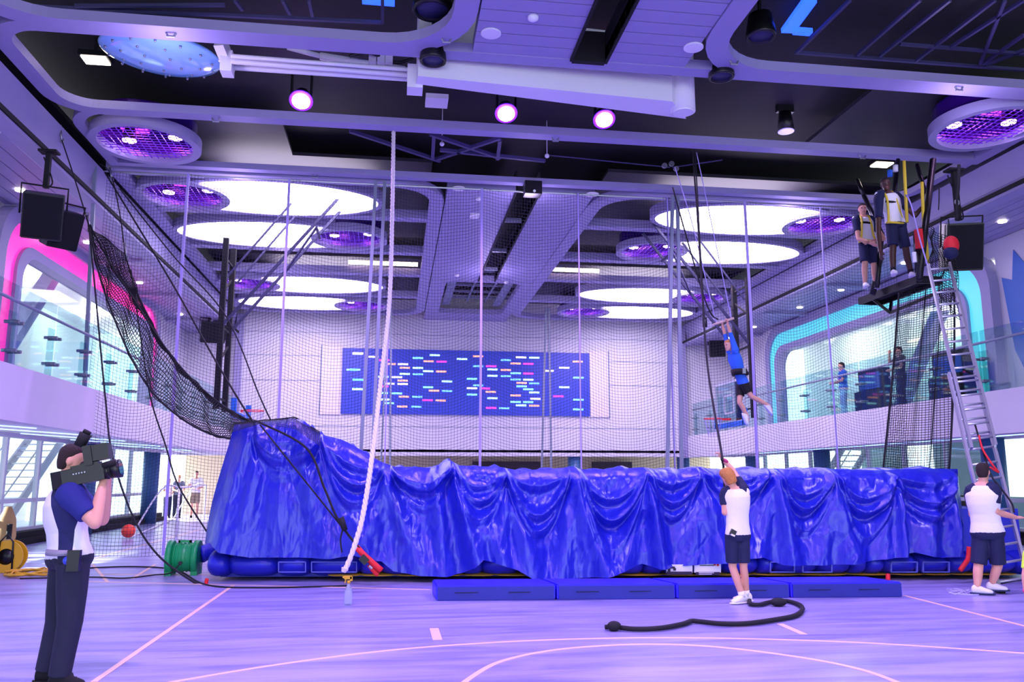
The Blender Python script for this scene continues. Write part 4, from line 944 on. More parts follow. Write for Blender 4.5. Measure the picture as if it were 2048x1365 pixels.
SW=[(470,640,.10,.20),(640,770,.02,.35),(775,905,.02,.22),(905,1012,.02,.36),(1012,1148,.02,.42),(1150,1290,.01,.50),(1292,1405,.02,.34),(1405,1546,.02,.28),(1546,1660,.03,.40),(1660,1782,.03,.45),(1782,1925,.03,.38)]
def disp(x,t):
    d=0
    for a_,b_,am,w0,w1,ts in RID:
        if t<ts-.08: continue
        if a_<760: am=am*.62; w0=w0*1.5; w1=w1*1.25
        e=min(1,(t-ts+.08)/.2); xc=a_+(b_-a_)*(t**1.15); w_=w0+(w1-w0)*t
        q=(x-xc)/w_
        if abs(q)<3.2: d+=am*1.2*e*(.45+.55*min(1,t*2.2))*math.exp(-q*q*.9)
    for xa,xb,t0,dp in SW:
        if xa-6<x<xb+6:
            rr=sin(xa*12.9)*.5+.5; xm=(xa+xb)/2+(rr-.5)*14;hw=(xb-xa)/2;k=1-((x-xm)/hw)**2
            if k<=0: continue
            for m_,am in ((1,.12),(.35+.35*rr,.05+.04*rr),(1.35+.3*rr,.04+.05*(1-rr))):
                tc=t0+dp*m_*k; q=(t-tc)/(.035+.03*m_)
                if abs(q)<3: d+=am*math.exp(-q*q)*min(1,k*3)*(1 if q<0 else .75)
                q2=(t-tc-.075)/.05
                if abs(q2)<3: d-=am*.55*math.exp(-q2*q2)*min(1,k*3)
    nn=NZ.noise(V((x/85,t*1.6,3))); n2=NZ.noise(V((x/19+t*1.5,t*4.5,7))); n3=NZ.noise(V((x/9-t*2,t*9+x/40,1)))
    d+=.12*abs(nn)+.016*(1-2*abs(n2))+.005*(1-2*abs(n3))
    return d
mb=MB()
SIDE=90.0; X0_,X1_=412.,1936.
def tp(s,t):
    if s<X0_: k=(X0_-s)/SIDE; sx=X0_; sd=-1
    elif s>X1_: k=(s-X1_)/SIDE; sx=X1_; sd=1
    else: k=0; sx=s; sd=0
    u=(sx-X0_)/(X1_-X0_)
    if sx<640: xt=472+(640-472)*(sx-X0_)/(640-X0_)
    elif sx>1880: xt=1880+(1926-1880)*(sx-1880)/(X1_-1880)
    else: xt=sx
    A_=bagp(xt,interp(top,xt),.28); B_=bagp(sx,interp(bot,sx),-.02)
    p=A_.lerp(B_,t)
    d=disp(sx,t)*(1 if not sd else .4)
    rnd=.22*max(0,1-t/.12)**2
    if not sd:
        ed=min(1,(sx-X0_)/30,(X1_-sx)/30); d*=.4+.6*max(0,ed)
        p=p+V((0,-d+rnd,0)); p.y+=.18*(1-max(0,ed))**2
    else:
        p=p+V((sd*(.06+.08*sin(k*14+t*3)*t),k*3.0+.18,0)); p.z=A_.z+(max(.35,B_.z)-A_.z)*t
    return p
NU=900;NT=96
smin,smax=X0_-SIDE,X1_+SIDE
mb.grid(NU,NT,lambda i,j: tp(smin+(smax-smin)*i,j))
def tt(i,j):
    s_=X0_+(X1_-X0_)*i; p=tp(s_,0); p=p.copy(); z=p.z; wv=.05*sin(s_*.07+j*9)+.03*sin(s_*.19+3*j); p.y+=3.0*j; p.z=z-.06*j+wv*min(1,j*8)-.02; return p
mb.grid(420,24,tt)
o=mb.build('tarpaulin',mTARP,None,True)
bmm=bmesh.new(); bmm.from_mesh(o.data); bmesh.ops.remove_doubles(bmm,verts=bmm.verts,dist=.004); bmm.to_mesh(o.data); bmm.free()
tag(o,'huge crinkled shiny blue tarpaulin draped over the inflatable across the hall','tarpaulin')
# inflatable landing bag below
t=thing('inflatable_bag','long blue inflatable landing bag with yellow underside beneath the tarpaulin','inflatable',tuple(bagp(1170,1160)))
def cushion(px0,px1,py0,py1,name,m,off=.0,r=.2,dep=1.0):
    a_=bagp(px0,py1,off);b_=bagp(px1,py1,off); zt=bagp((px0+px1)/2,py0,off).z; zb=max(.06,a_.z); h=(zt-zb)/2; zc=(zt+zb)/2
    rings=[]
    for k in range(9):
        u=k/8; e=1-.26*abs(2*u-1)**4; c=a_.lerp(b_,u); rings.append((V((c.x,c.y+.35,zc)),V((0,.42*e,0)),V((0,0,h*1.05*e))))
    MB().loft(rings,18).build(name,m,t,True)
xs=[412,455,552,618,720,762,860,925,965,1040,1110,1235,1290,1330,1400,1450,1520,1550,1640,1705,1736,1772,1840,1902,1950,2040,2120]
for x0_,x1_ in zip(xs,xs[1:]): cushion(x0_,x1_,1104,1158,'air_chamber',mVINYL)
ys=[655,720,790,860,925,990,1060,1150,1240,1330,1420,1510,1600,1700,1790,1850,1905,1950,2040]
for x0_,x1_ in zip(ys,ys[1:]): cushion(x0_,x1_,1148,1167,'yellow_chamber',mYEL,.05)
a_=bagp(440,1165,.3);b_=bagp(2050,1165,.3); MB().faces([a_+V((0,0,.04-a_.z)),b_+V((0,0,.04-b_.z)),b_+V((0,2.6,.04-b_.z)),a_+V((0,2.6,.04-a_.z)),a_+V((0,0,1.2)),b_+V((0,0,1.2)),b_+V((0,2.6,1.2)),a_+V((0,2.6,1.2))],[(0,1,2,3),(4,7,6,5),(0,4,5,1),(1,5,6,2),(2,6,7,3),(3,7,4,0)])
mb=MB(); P=[(a_.x,a_.y),(b_.x,b_.y),(b_.x,b_.y+2.7),(a_.x,a_.y+2.7)]; mb.prism(P,lambda p,s:V((p[0],p[1],1.05 if s else .04))); mb.build('bag_core',mVINYL,t)
def patch(px0,px1,py0,py1,m,name,off=-.09,lab=None):
    a_=bagp(px0,py1,off);b_=bagp(px1,py1,off);c=bagp(px1,py0,off);d=bagp(px0,py0,off)
    q=V((0,.03,0)); mb=MB(); mb.faces([a_,b_,c,d,a_+q,b_+q,c+q,d+q],[(0,1,2,3),(7,6,5,4),(0,4,5,1),(1,5,6,2),(2,6,7,3),(3,7,4,0)]); return mb.build(name,m,t,label=lab)
mST=mat('pale_stitching','5C64C4',.6)
for x0_,x1_ in ((556,612),(622,714),(1540,1590),(1605,1665),(1782,1836),(1846,1900)):
    for y_ in (1124,1144): patch(x0_,x1_,y_,y_+2,mST,'seam_stitching',-.085)
    patch(x0_,x0_+2,1124,1146,mST,'seam_stitching',-.085); patch(x1_-2,x1_,1124,1146,mST,'seam_stitching',-.085)
patch(1333,1385,1130,1147,mWHITEB,'banner',-.1,'white banner panel with dark marks'); patch(1389,1442,1127,1146,mWHITEB,'banner',-.1,'white banner panel with small lettering lines')
mINK=mat('dark_print','2A1A3A',.6)
for q in ((1338,1350,1134,1138),(1336,1341,1136,1144),(1347,1352,1137,1142),(1400,1428,1131,1132.5),(1334,1384,1144,1150),(1392,1440,1145,1151)): patch(*q,mINK,'printed_mark',-.112)
for q in ((1398,1428,1146,1147.2),(1398,1424,1149,1150)): patch(*q,mWHITEB,'printed_mark',-.12)
for q in ((1428,1432,1128,1132),(1434,1438,1129,1133)): patch(*q,mRED,'printed_mark',-.112)
# red straps
def strap(lab,pts,w=.03): 
    tag(MB().tube(bez(pts,5),w,6).build('ratchet_strap',mRED,None,True),lab,'strap')
strap('wide red strap with buckle lying over the tarpaulin hem near the white rope',[aY(713,1095,12.35),aY(730,1113,12.3),aY(763,1142,12.3)],.045)
strap('lower red strap end under the tarpaulin near the white rope',[aY(738,1130,12.35),aY(750,1145,12.35),aY(757,1150,12.35)],.04)
strap('red strap hanging on the tarpaulin edge by the right man',[aY(1938,1094,11.55),aY(1936,1118,11.55),aY(1930,1128,11.5),aY(1920,1142,11.5)],.035)
strap('small red strap end on the floor at the left corner of the inflatable',[aY(414,1158,13.0),aY(412,1168,13.0),aY(411,1172,12.95)],.03)
strap('small red strap end under the inflatable beyond the mats at right',[aY(1776,1150,11.8),aY(1776,1163,11.75)],.035)
t=thing('ratchet_buckle','black and steel ratchet buckle beside the red strap on the tarpaulin','buckle',tuple(aY(733,1128,12.3)))
MB().box(aY(728,1120,12.25),(.1,.05,.12),rot=M4.Rotation(-.8,3,'Y')).build('body',mBLACK,t); MB().cyl(aY(738,1133,12.22),aY(744,1138,12.22),.02).build('handle',mSTEEL,t)
# ================= MATS
mats_x=[(.56,2.63,'leftmost'),(2.66,4.24,'second from left'),(4.27,5.85,'third, behind the woman\'s legs'),(5.88,7.0,'rightmost')]
edges=[(870,862),(1113,1079),(1353,1296),(1582,1505),(1808,1722)]
for i,nm in enumerate(('leftmost blue folding mat in the row before the tarpaulin','second blue mat from the left in the row before the tarpaulin','third blue mat in the row, behind the woman\'s legs','rightmost blue mat in the row before the tarpaulin')):
    def ft(px): return aZ(px,interp([(870,1203),(1808,1195)],px),0)
    a_=ft(edges[i][0]);b_=ft(edges[i+1][0])
    c=aZ(edges[i+1][1],interp([(862,1164),(1722,1158)],edges[i+1][1]),.15); d=aZ(edges[i][1],interp([(862,1164),(1722,1158)],edges[i][1]),.15)
    g=.012; P=[V((a_.x+g,a_.y,0)),V((b_.x-g,b_.y,0)),V((c.x-g,c.y-.1,0)),V((d.x+g,d.y-.1,0))]
    t=thing('gym_mat',nm,'mat',tuple((P[0]+P[2])/2))
    m_=MB().prism(P,lambda p,s:p+V((0,0,.19 if s else .0))); bmesh.ops.bevel(m_.bm,geom=m_.bm.edges[:],offset=.015,segments=2,affect='EDGES'); m_.build('cover',mMAT,t)
    for f0,f1 in ((.12,.42),(.62,.88)):
        p0=P[0].lerp(P[1],f0);p1=P[0].lerp(P[1],f1); MB().faces([p0+V((0,-.006,.05)),p1+V((0,-.006,.05)),p1+V((0,-.006,.14)),p0+V((0,-.006,.14)),p0+V((0,.004,.05)),p1+V((0,.004,.05)),p1+V((0,.004,.14)),p0+V((0,.004,.14))],[(0,1,2,3),(7,6,5,4),(0,4,5,1),(3,2,6,7),(1,5,6,2),(0,3,7,4)]).build('velcro_flap',mMATS,t) if False else None
    p0,p1=P[0],P[1]
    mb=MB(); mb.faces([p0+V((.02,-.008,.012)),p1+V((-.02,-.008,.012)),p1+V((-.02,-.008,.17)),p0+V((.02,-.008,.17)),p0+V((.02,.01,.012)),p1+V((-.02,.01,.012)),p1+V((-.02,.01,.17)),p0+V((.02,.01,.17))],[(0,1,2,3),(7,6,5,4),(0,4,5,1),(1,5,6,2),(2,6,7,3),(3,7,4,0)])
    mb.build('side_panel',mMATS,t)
    for f_ in (.3,.75):
        p=p0.lerp(p1,f_); MB().bb(p.x-.22,p.x+.22,p.y-.014,p.y-.007,.095,.105).build('carry_handle',mNAVY,t)
# ================= RIGGING, SPEAKERS, HOOPS, LADDER, PLATFORM, BITS
# blue disc + arm
t=thing('blue_disc','large shiny pale blue studded disc hanging at the upper left','disc',tuple(aZ(325,112,8.15)))
c=aZ(322,113,8.2); rx=(aZ(446,140,8.2)-aZ(200,95,8.2)).length/2
n_=V((.05,-.12,1)).normalized(); u_=n_.orthogonal().normalized()
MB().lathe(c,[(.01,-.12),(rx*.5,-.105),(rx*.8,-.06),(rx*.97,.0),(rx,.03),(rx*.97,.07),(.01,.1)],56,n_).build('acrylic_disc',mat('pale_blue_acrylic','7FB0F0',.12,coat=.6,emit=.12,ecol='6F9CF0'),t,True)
u=n_.cross(V((0,1,0))).normalized(); v=n_.cross(u)
for rr,k in ((.35,5),(.65,9),(.88,14)):
    for i in range(k):
        a_=2*PI*i/k+rr*3; p=c+u*rx*rr*cos(a_)+v*rx*rr*sin(a_)-n_*(.12-.1*rr*rr); MB().cyl(p,p-n_*.03,.022,.014,10).build('stud',mSTEEL,t,True)
t=thing('robotic_arm','white ceiling arm of parallel tubes and a long boxed beam joined to the blue disc','arm',tuple(aZ(1000,150,8)))
q=lambda x,y,z=8.05: aZ(x,y,z)
for y0_,y1_,r_ in ((122,150,.05),(134,158,.05),(112,140,.035)): MB().cyl(q(462,y0_),q(828,y1_),r_,n=12).build('strut_tube',mWHITE,t,True)
MB().beam(q(440,84,8.3),q(462,140),.16,.2).box(q(455,128),(.18,.25,.35)).build('wrist_bracket',mWHITE,t); MB().cyl(q(575,95,8.4),q(640,112,8.3),.04).cyl(q(640,112,8.3),q(810,140,8.2),.06).build('actuator',mWHITE,t,True)
MB().tube(bez([q(700,112,8.3),q(740,106,8.3),q(790,125,8.3),q(825,118,8.3)],6),.03,8).build('hose',mBLACK,t,True)
for x_ in (745,762,778): MB().box(q(x_,120,8.25),(.12,.1,.12)).build('valve_block',mWHITE,t)
A0=aZ(836,152,7.75);A1=aZ(1345,203,7.75);A2=aZ(1372,238,7.75);A3=aZ(832,168,7.75)
MB().prism([A0,A1,A2,A3],lambda p,s:p+V((0,0,1.15 if s else 0))).build('boxed_beam',mWHITE,t)
MB().prism([A0.lerp(A1,.0)+V((0,-.012,.45)),A1+V((0,-.012,.45)),A1+V((0,0,.46)),A0+V((0,0,.46))],lambda p,s:p+V((0,0,.02 if s else 0))).build('panel_joint',mBEAM,t)
E_=aZ(1366,224,7.7); MB().cyl(E_,E_+V((0,0,1.2)),.21,n=28).build('end_joint',mWHITE,t,True); MB().cyl(E_-V((0,0,.02)),E_,.17,n=28).build('end_cap',mWHITEB,t)
MB().box(aZ(830,160,7.9),(.25,.3,.4)).build('elbow_joint',mWHITE,t)
# round ceiling loudspeakers / fans
def rspk(px,py,z,r,lab,m=mBLACK):
    p=aZ(px,py,z); t=thing('ceiling_loudspeaker',lab,'speaker',tuple(p))
    MB().lathe(p,[(r*.75,.35),(r*.95,.1),(r,0),(r*.96,-.03),(r*.82,-.03),(r*.8,.02),(.01,.03)],32).build('horn',m,t,True); MB().lathe(p+V((0,0,-.005)),[(.01,0),(r*.75,.0),(r*.78,.02),(.01,.02)],32).build('grille',mat('speaker_grille','2C2C58',.5),t,True); MB().cyl(p+V((0,0,.3)),p+V((0,0,1.1)),.03).build('stem',mBLACK,t)
rspk(865,20,8.3,.30,'round black ceiling loudspeaker inside the coffer at the top edge'); rspk(866,120,7.9,.21,'round black ceiling loudspeaker in front of the white arm')
rspk(1522,72,8.25,.23,'round black ceiling loudspeaker at the left of the right-hand coffer'); rspk(1443,152,7.95,.21,'round black ceiling loudspeaker right of the white arm end')
# small ceiling fittings on planks
for px,py,l in ((1066,36,'small white domed detector on the front planks'),(958,398,'small white domed detector behind the net on the planks'),(914,551,'tiny white dome left of the ceiling opening'),(1012,565,'tiny white dome right of the ceiling opening')):
    p=aZ(px,py,8.0); tag(recenter(MB().lathe(p,[(.08,.02),(.075,-.02),(.04,-.045),(.01,-.05)],20).build('smoke_detector',mWHITEB,None,True)),l,'detector')
for px,py,l in ((982,67,'flat round grille in the front planks, left'),(1387,95,'flat round grille in the front planks, right'),(917,377,'flat round grille in the planks behind the net, left'),(1185,389,'flat round grille in the planks behind the net, right')):
    p=aZ(px,py,8.01); tag(recenter(MB().lathe(p,[(.15,.01),(.15,-.012),(.135,-.014),(.01,-.01)],28).build('ceiling_grille',mWHITE,None,True)),l,'grille')
p=aZ(949,432,8.0); tag(recenter(MB().box(p,(.22,.3,.05)).build('exit_box',mWHITEB)),'small white box fixed to the planks behind the net','box')
# beam brackets (little pinned fittings under the beams)
for i,(px,py) in enumerate(((342,68),(893,80),(1468,124),(1918,176),(432,239),(1111,278),(1725,313),(630,352))):
    p=aZ(px,py,7.98); t=thing('beam_bracket','small bright pinned bracket on the underside of a ceiling beam','bracket',tuple(p),'brackets under the ceiling beams')
    MB().cyl(p+V((-.07,0,.02)),p+V((-.03,0,-.05)),.015).cyl(p+V((.07,0,.02)),p+V((.03,0,-.05)),.015).build('lug',mSTEEL,t); MB().cyl(p+V((-.06,0,-.04)),p+V((.06,0,-.04)),.018).build('pin',mSTEEL,t)
# trusses in the dark bays
mTR=mat('dark_truss_paint','3E3A66',.5)
def truss(lab,segs,z,w_=.06,name='ceiling_truss'):
    mb=MB()
    for a_ in segs: mb.beam(aZ(a_[0],a_[1],z),aZ(a_[2],a_[3],z),w_,w_)
    o=mb.build(name,mTR); tag(recenter(o),lab,'truss')
truss('violet-lit crossed rigging truss in the dark bay above the net',[(700,262,880,322),(868,270,865,318),(875,318,1000,276),(860,268,1000,316),(1000,280,995,318),(880,300,1090,322)],8.3,.07)
truss('dark lattice of rods in the right-hand front coffer',[(1590,105,2048,140),(1595,104,1700,0),(1715,110,1840,0),(1760,112,1900,0),(1832,122,1990,0),(1960,128,2010,0),(1965,128,2048,70),(1972,130,2048,100),(1900,95,2048,0),(1800,88,2048,108)],8.7,.05)
truss('dark rods in the left-hand front coffer',[(0,10,765,45),(765,45,765,0),(485,20,470,0),(580,28,565,0),(625,32,618,0),(150,12,450,10)],8.75,.05)
truss('steel cross line with shackles near the trapeze rigging',[(1090,310,1340,335),(1345,335,1445,320)],8.35,.02)
t=thing('rigging_pulley','cluster of steel pulleys above the trapeze cords','pulley',tuple(aZ(1338,332,8.2)))
for dx,dy in ((-.1,0),(.06,.05),(.16,-.06)): p=aZ(1338,332,8.2)+V((dx,0,dy)); MB().cyl(p-V((0,.02,0)),p+V((0,.02,0)),.06,n=14).build('sheave',mSTEEL,t)
for px,py,l in ((1094,312,'white ball on the thin line across the dark bay'),(884,288,'white lamp dome in the violet-lit truss')): tag(recenter(MB().ball(aZ(px,py,8.3),.05).cyl(aZ(px,py,8.3),aZ(px,py,8.3)+V((0,0,.82)),.008,n=6).build('ball',mWHITEB,None,True)),l,'ball')
t=thing('projector_box','black box on the second beam at the start of the dark ceiling slot','box',(2.9,17.3,7.85)); MB().bb(2.72,3.1,17.2,17.5,7.75,8.05).build('body',mBLACK,t); MB().cyl((2.92,17.19,7.8),(2.92,17.15,7.79),.03).build('lens',mSTEEL,t)
mBLUG=mat('blue_led_tube','2E5CFF',.4,emit=2.2,ecol='1E46FF')
tag(recenter(MB().beam(aZ(1575,62,8.9),aZ(1620,0,8.9),.22,.08).box(aZ(1605,63,8.85),(.3,.12,.08)).build('led_fixture',mBLUG)),'blue glowing fixture in the right-hand front coffer','light')
tag(recenter(MB().box(aZ(757,2,8.9),(.5,.12,.08)).build('led_fixture',mBLUG)),'blue glowing fixture at the top edge in the left-hand front coffer','light')
# box speakers
def spk(lab,boxes,hang):
    t=thing('hanging_speaker',lab,'speaker',tuple(boxes[0][0]))
    for c,d,rz,rx_ in boxes:
        R=M4.Rotation(rz,3,'Z')@M4.Rotation(rx_,3,'X')
        m_=MB().box(c,d,rot=R); bmesh.ops.bevel(m_.bm,geom=m_.bm.edges[:],offset=.015,segments=2,affect='EDGES'); k=m_.build('cabinet',mBLACK,t)
        MB().box(V(c)+R@V((0,-d[1]/2-.004,0)),(d[0]*.93,.012,d[2]*.93),rot=R).build('grille',mat('black_grille','0E0E16',.9,bump=.4,bscale=120),k)
        for s_ in (-1,1): MB().cyl(V(c)+R@V((s_*d[0]/2,0,0)),V(c)+R@V((s_*(d[0]/2+.02),0,0)),.03).build('bolt',mSTEEL,k)
        w_=d[0]/2+.04; h_=d[2]/2
        MB().tube([V(c)+R@V((-w_,0,0)),V(c)+R@V((-w_,0,h_+.12)),V(c)+R@V((w_,0,h_+.12)),V(c)+R@V((w_,0,0))],.018,6).build('yoke',mBLKM,k)
    MB().beam(hang[0],hang[1],.08,.08).bb(hang[1][0]-.15,hang[1][0]+.15,hang[1][1]-.1,hang[1][1]+.1,hang[1][2]-.04,hang[1][2]).build('bracket',mBLKM,t)
    MB().tube(bez([V(hang[0]),V(hang[0])+V((.1,0,.12)),V(hang[1])+V((-.1,.05,-.1))],5),.012,6).build('cable',mBLKM,t)
p=aY(86,432,14.6); p2=aY(124,458,14.9)
spk('pair of big black speakers hanging beside the pink arch at the left',[(p,(.62,.42,.78),.35,.38),(p2,(.5,.4,.66),.75,.38)],(tuple(p+V((0,0,.5))),(p.x,14.6,7.15)))
p=aY(418,664,30.2); spk('smaller black speaker hanging far down the left balcony',[(p,(.58,.4,.75),.3,.3),(p+V((.27,.18,0)),(.48,.4,.66),.8,.3)],(tuple(p+V((0,0,.4))),(p.x,p.y,7.32)))
p=aY(1922,494,13.2); spk('big black speaker hanging behind the platform at the right',[(p,(.62,.42,.85),-.3,.3)],(tuple(p+V((0,0,.5))),(p.x,13.2,7.15)))
p=aY(1434,690,32.4); spk('smaller black speaker hanging far down the right balcony behind the flier',[(p,(.65,.45,1.0),-.3,.2)],(tuple(p+V((0,0,.5))),(p.x,p.y,7.32)))
# basketball frames
def hoop(sx,X0,y,xr,lab,top,board):
    t=thing('basketball_hoop',lab,'basketball hoop',(X0,y,3))
    s=sx
    for yy in (y-.45,y+.45):
        MB().bb(X0-.06,X0+.06,yy-.06,yy+.06,3.05,top).build('mast',mBLKM,t)
    for k,z in enumerate((3.3,4.1,4.9,5.7,6.5,7.2)):
        if z<top: MB().beam((X0,y-.45,z),(X0,y+.45,z+(.5 if k%2 else 0)),.04,.04).build('cross_brace',mBLKM,t)
    for yy in (y-.45,y+.45):
        MB().beam((X0,yy,4.9),(X0+s*2.5,yy,8.06),.06,.06).beam((X0+s*.1,yy,6.1),(X0+s*1.4,yy,7.85),.04,.04).build('stay',mTR,t)
    MB().beam((X0+s*2.0,y-.45,7.3),(X0+s*2.0,y+.45,7.3),.05,.05).beam((X0+s*2.0,y-.45,7.3),(X0+s*1.2,y+.45,6.4),.04,.04).build('cross_stay',mTR,t)
    xb=X0+s*.45
    if board:
        MB().bb(xb-.02,xb+.02,y-.85,y+.85,2.95,4.0).build('backboard',mGL,t)
        fb=MB()
        for z in (2.95,4.0): fb.bb(xb-.03,xb+.03,y-.88,y+.88,z-.03,z+.03)
        for yy in (-.86,.86): fb.bb(xb-.03,xb+.03,y+yy-.03,y+yy+.03,2.95,4.0)
        for z in (3.2,3.65): fb.bb(xb-.03-s*-.0,xb+.03,y-.3,y+.3,z-.02,z+.02)
        for yy in (-.3,.3): fb.bb(xb-.03,xb+.03,y+yy-.02,y+yy+.02,3.2,3.65)
        fb.build('white_border',mWHITE,t)
    mb=MB().bb(xb-.05,xb+.06,y-.9,y+.9,2.84,2.96)
    for yy in (-.9,.9): mb.bb(xb-.05,xb+.06,y+yy-.05,y+yy+.05,2.84,3.25)
    mb.build('edge_padding',mat('bright_blue_foam','2E7CE8',.6),t)
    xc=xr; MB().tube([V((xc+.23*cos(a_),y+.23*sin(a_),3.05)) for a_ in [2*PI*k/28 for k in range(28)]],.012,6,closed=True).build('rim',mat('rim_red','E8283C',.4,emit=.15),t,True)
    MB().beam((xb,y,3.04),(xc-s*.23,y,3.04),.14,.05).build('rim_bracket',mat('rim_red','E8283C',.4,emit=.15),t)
    nb=MB()
    for k in range(12):
        a_=2*PI*k/12; nb.tube([(xc+.23*cos(a_),y+.23*sin(a_),3.04),(xc+.15*cos(a_+.3),y+.15*sin(a_+.3),2.75),(xc+.13*cos(a_+.1),y+.13*sin(a_+.1),2.6)],.006,4)
    nb.build('hoop_net',mNETL,t)
lp=aY(507,822,19.4); hoop(1,aY(448,700,19.4).x,19.4,lp.x,'basketball hoop on a black mast frame at the left, beside the black net',6.95,False)
rp=aY(1422,838,20.3); hoop(-1,aY(1487,700,20.3).x,20.3,rp.x+.05,'basketball hoop with clear backboard behind the flier at the right',6.7,True)
# ladder
L0=(8.0,10.25);  # left foot
bl=aZ(2000,1187,0); br=aZ(2040,1172,0)
tl=aY(1848,535,12.6); tr=aY(1904,530,12.6)
br=bl+(tr-tl).normalized()*.46; br.z=0
t=thing('ladder','tall aluminium extension ladder leaning up to the high platform at right','ladder',tuple(bl))
def lad(f0,f1,inset,off,nr,nm):
    u=(tr-tl).normalized(); w0=.46-2*inset
    a0=bl.lerp(tl,f0)+u*inset+off;a1=bl.lerp(tl,f1)+u*inset+off;b0=a0+u*w0;b1=a1+u*w0
    MB().beam(a0,a1,.035,.08).build('rail',mALU,t); MB().beam(b0,b1,.035,.08).build('rail',mALU,t)
    k=0; n=int(nr*(f1-f0))
    for k in range(n):
        f_=(k+.6)/n; MB().cyl(a0.lerp(a1,f_),b0.lerp(b1,f_),.018,n=8).build('rung',mALU,t,True)
up_=V((0,-.07,.02))
lad(0,.62,0,V((0,0,0)),24,'base'); lad(.38,1.0,.03,up_,24,'fly')
for p in (bl,bl+(tr-tl).normalized()*.46): MB().box(p+V((0,0,.03)),(.07,.12,.06)).build('rubber_foot',mBLKM,t)
# platform
PZ=5.2; pf=aZ(1722,597,PZ); pn=aZ(1847,552,PZ); x0_=pf.x; x1_=x0_+.42
t=thing('trapeze_platform','narrow black board platform hung high at the right with two men on it','platform',(x0_,(pf.y+pn.y)/2,PZ))
yA,yB_=pn.y,pf.y
MB().bb(x0_-.05,x1_,yA,yB_,PZ-.05,PZ).build('board',mBLKM,t)
fr_=MB().bb(x0_-.07,x0_-.02,yA,yB_,PZ-.14,PZ).bb(x1_-.02,x1_+.03,yA,yB_,PZ-.14,PZ).bb(x0_-.05,x1_,yB_-.05,yB_,PZ-.14,PZ-.02).bb(x0_-.05,x1_,yA,yA+.05,PZ-.14,PZ-.02)
fr_.beam((x0_,yB_-.4,PZ-.1),(x0_+.3,yB_-.5,PZ-.4),.05,.05).beam((x1_,yB_-.4,PZ-.1),(x0_+.3,yB_-.5,PZ-.4),.05,.05).beam((x0_+.3,yB_-.5,PZ-.4),(x0_+.4,yA+.2,PZ-.3),.05,.05)
fr_.build('frame',mBLACK,t)
def tube_(a_,b_,r_,nm='hanger_tube'): MB().cyl(a_,b_,r_,n=10).build(nm,mBLACK,t,True)
tube_(aY(1838,560,13.0),aY(1866,320,13.6),.06); tube_(aY(1754,575,14.4),aY(1764,470,14.6),.045); tube_(aY(1764,470,14.6),aY(1728,392,15.2),.05)
tube_(aY(1784,430,14.2),aY(1796,320,14.6),.045); tube_(aY(1834,330,14),aY(1850,385,13.6),.04); tube_(aY(1728,392,15.2),aY(1715,360,15.6),.04)
tube_(aY(1745,590,14.7),aY(1760,520,14.7),.06); tube_(aY(1832,470,13.2),aY(1836,545,13.1),.05)
MB().box(aY(1838,478,13.0),(.1,.1,.35)).build('red_pad',mRED,t); MB().cyl(aY(1828,505,12.9),aY(1830,525,12.9),.035).build('white_bottle_clamp',mWHITEB,t)
for px0,py0,px1,py1,l,m_ in ((1808,322,1814,445,'yellow safety strap hanging left above the tall man',mHARN),(1844,365,1848,470,'yellow safety strap beside the black tube at the platform',mHARN),(1852,480,1858,545,'yellow strap above the ladder top',mHARN)):
    tag(MB().tube([aY(px0,py0,13.4),aY((px0+px1)/2,(py0+py1)/2,13.35),aY(px1,py1,13.3)],.03,6).build('safety_strap',m_,None,True),l,'strap')
wire('lanyard',[aY(1812,390,13.3),aY(1822,410,13.1),aY(1840,480,12.8),aY(1858,540,12.6)],.014,mNETL,'violet-lit lanyard slanting down from the yellow strap to the ladder top')
for px,py,l in ((1780,347,'blue plastic bottle hanging above the platform'),(1791,337,'white plastic bottle hanging above the platform')): tag(MB().cyl(aY(px,py-6,14.2),aY(px,py+6,14.2),.05,n=12).build('bottle',mBLUSH if 'blue' in l else mWHITEB,None,True),l,'bottle')
wire('hook_line',[aY(1878,375,12.9),aY(1878,400,12.9),aY(1877,420,12.9)],.01,mROPE,'short black line with a hook left of the long black rod')
wire('hanging_rod',[aY(1918,330,12.7),aY(1916,380,12.7),aY(1913,400,12.7),aY(1913,440,12.7)],.03,mROPE,'black strap hanging from the ceiling above the right speaker')
tag(MB().tube([aY(1914,405,12.7)+V((.04*cos(a_),0,.05*sin(a_))) for a_ in [2*PI*k/10 for k in range(10)]],.012,6,closed=True).build('shackle',mSTEEL,None,True),'steel shackle on the black strap above the right speaker','shackle')
# helmet shaped bag
p=aY(1902,496,12.3)
t=thing('punch_mitt','rounded red and navy bag hanging in front of the right speaker','bag',tuple(p))
MB().ball(p+V((.01,0,.05)),(.13,.11,.16),16,10).build('red_top',mRED,t,True); MB().ball(p+V((-.02,-.01,-.09)),(.125,.11,.11),16,10).build('navy_base',mNAVY,t,True); MB().cyl(p+V((0,0,.18)),p+V((0,0,.5)),.01).build('cord',mROPE,t)
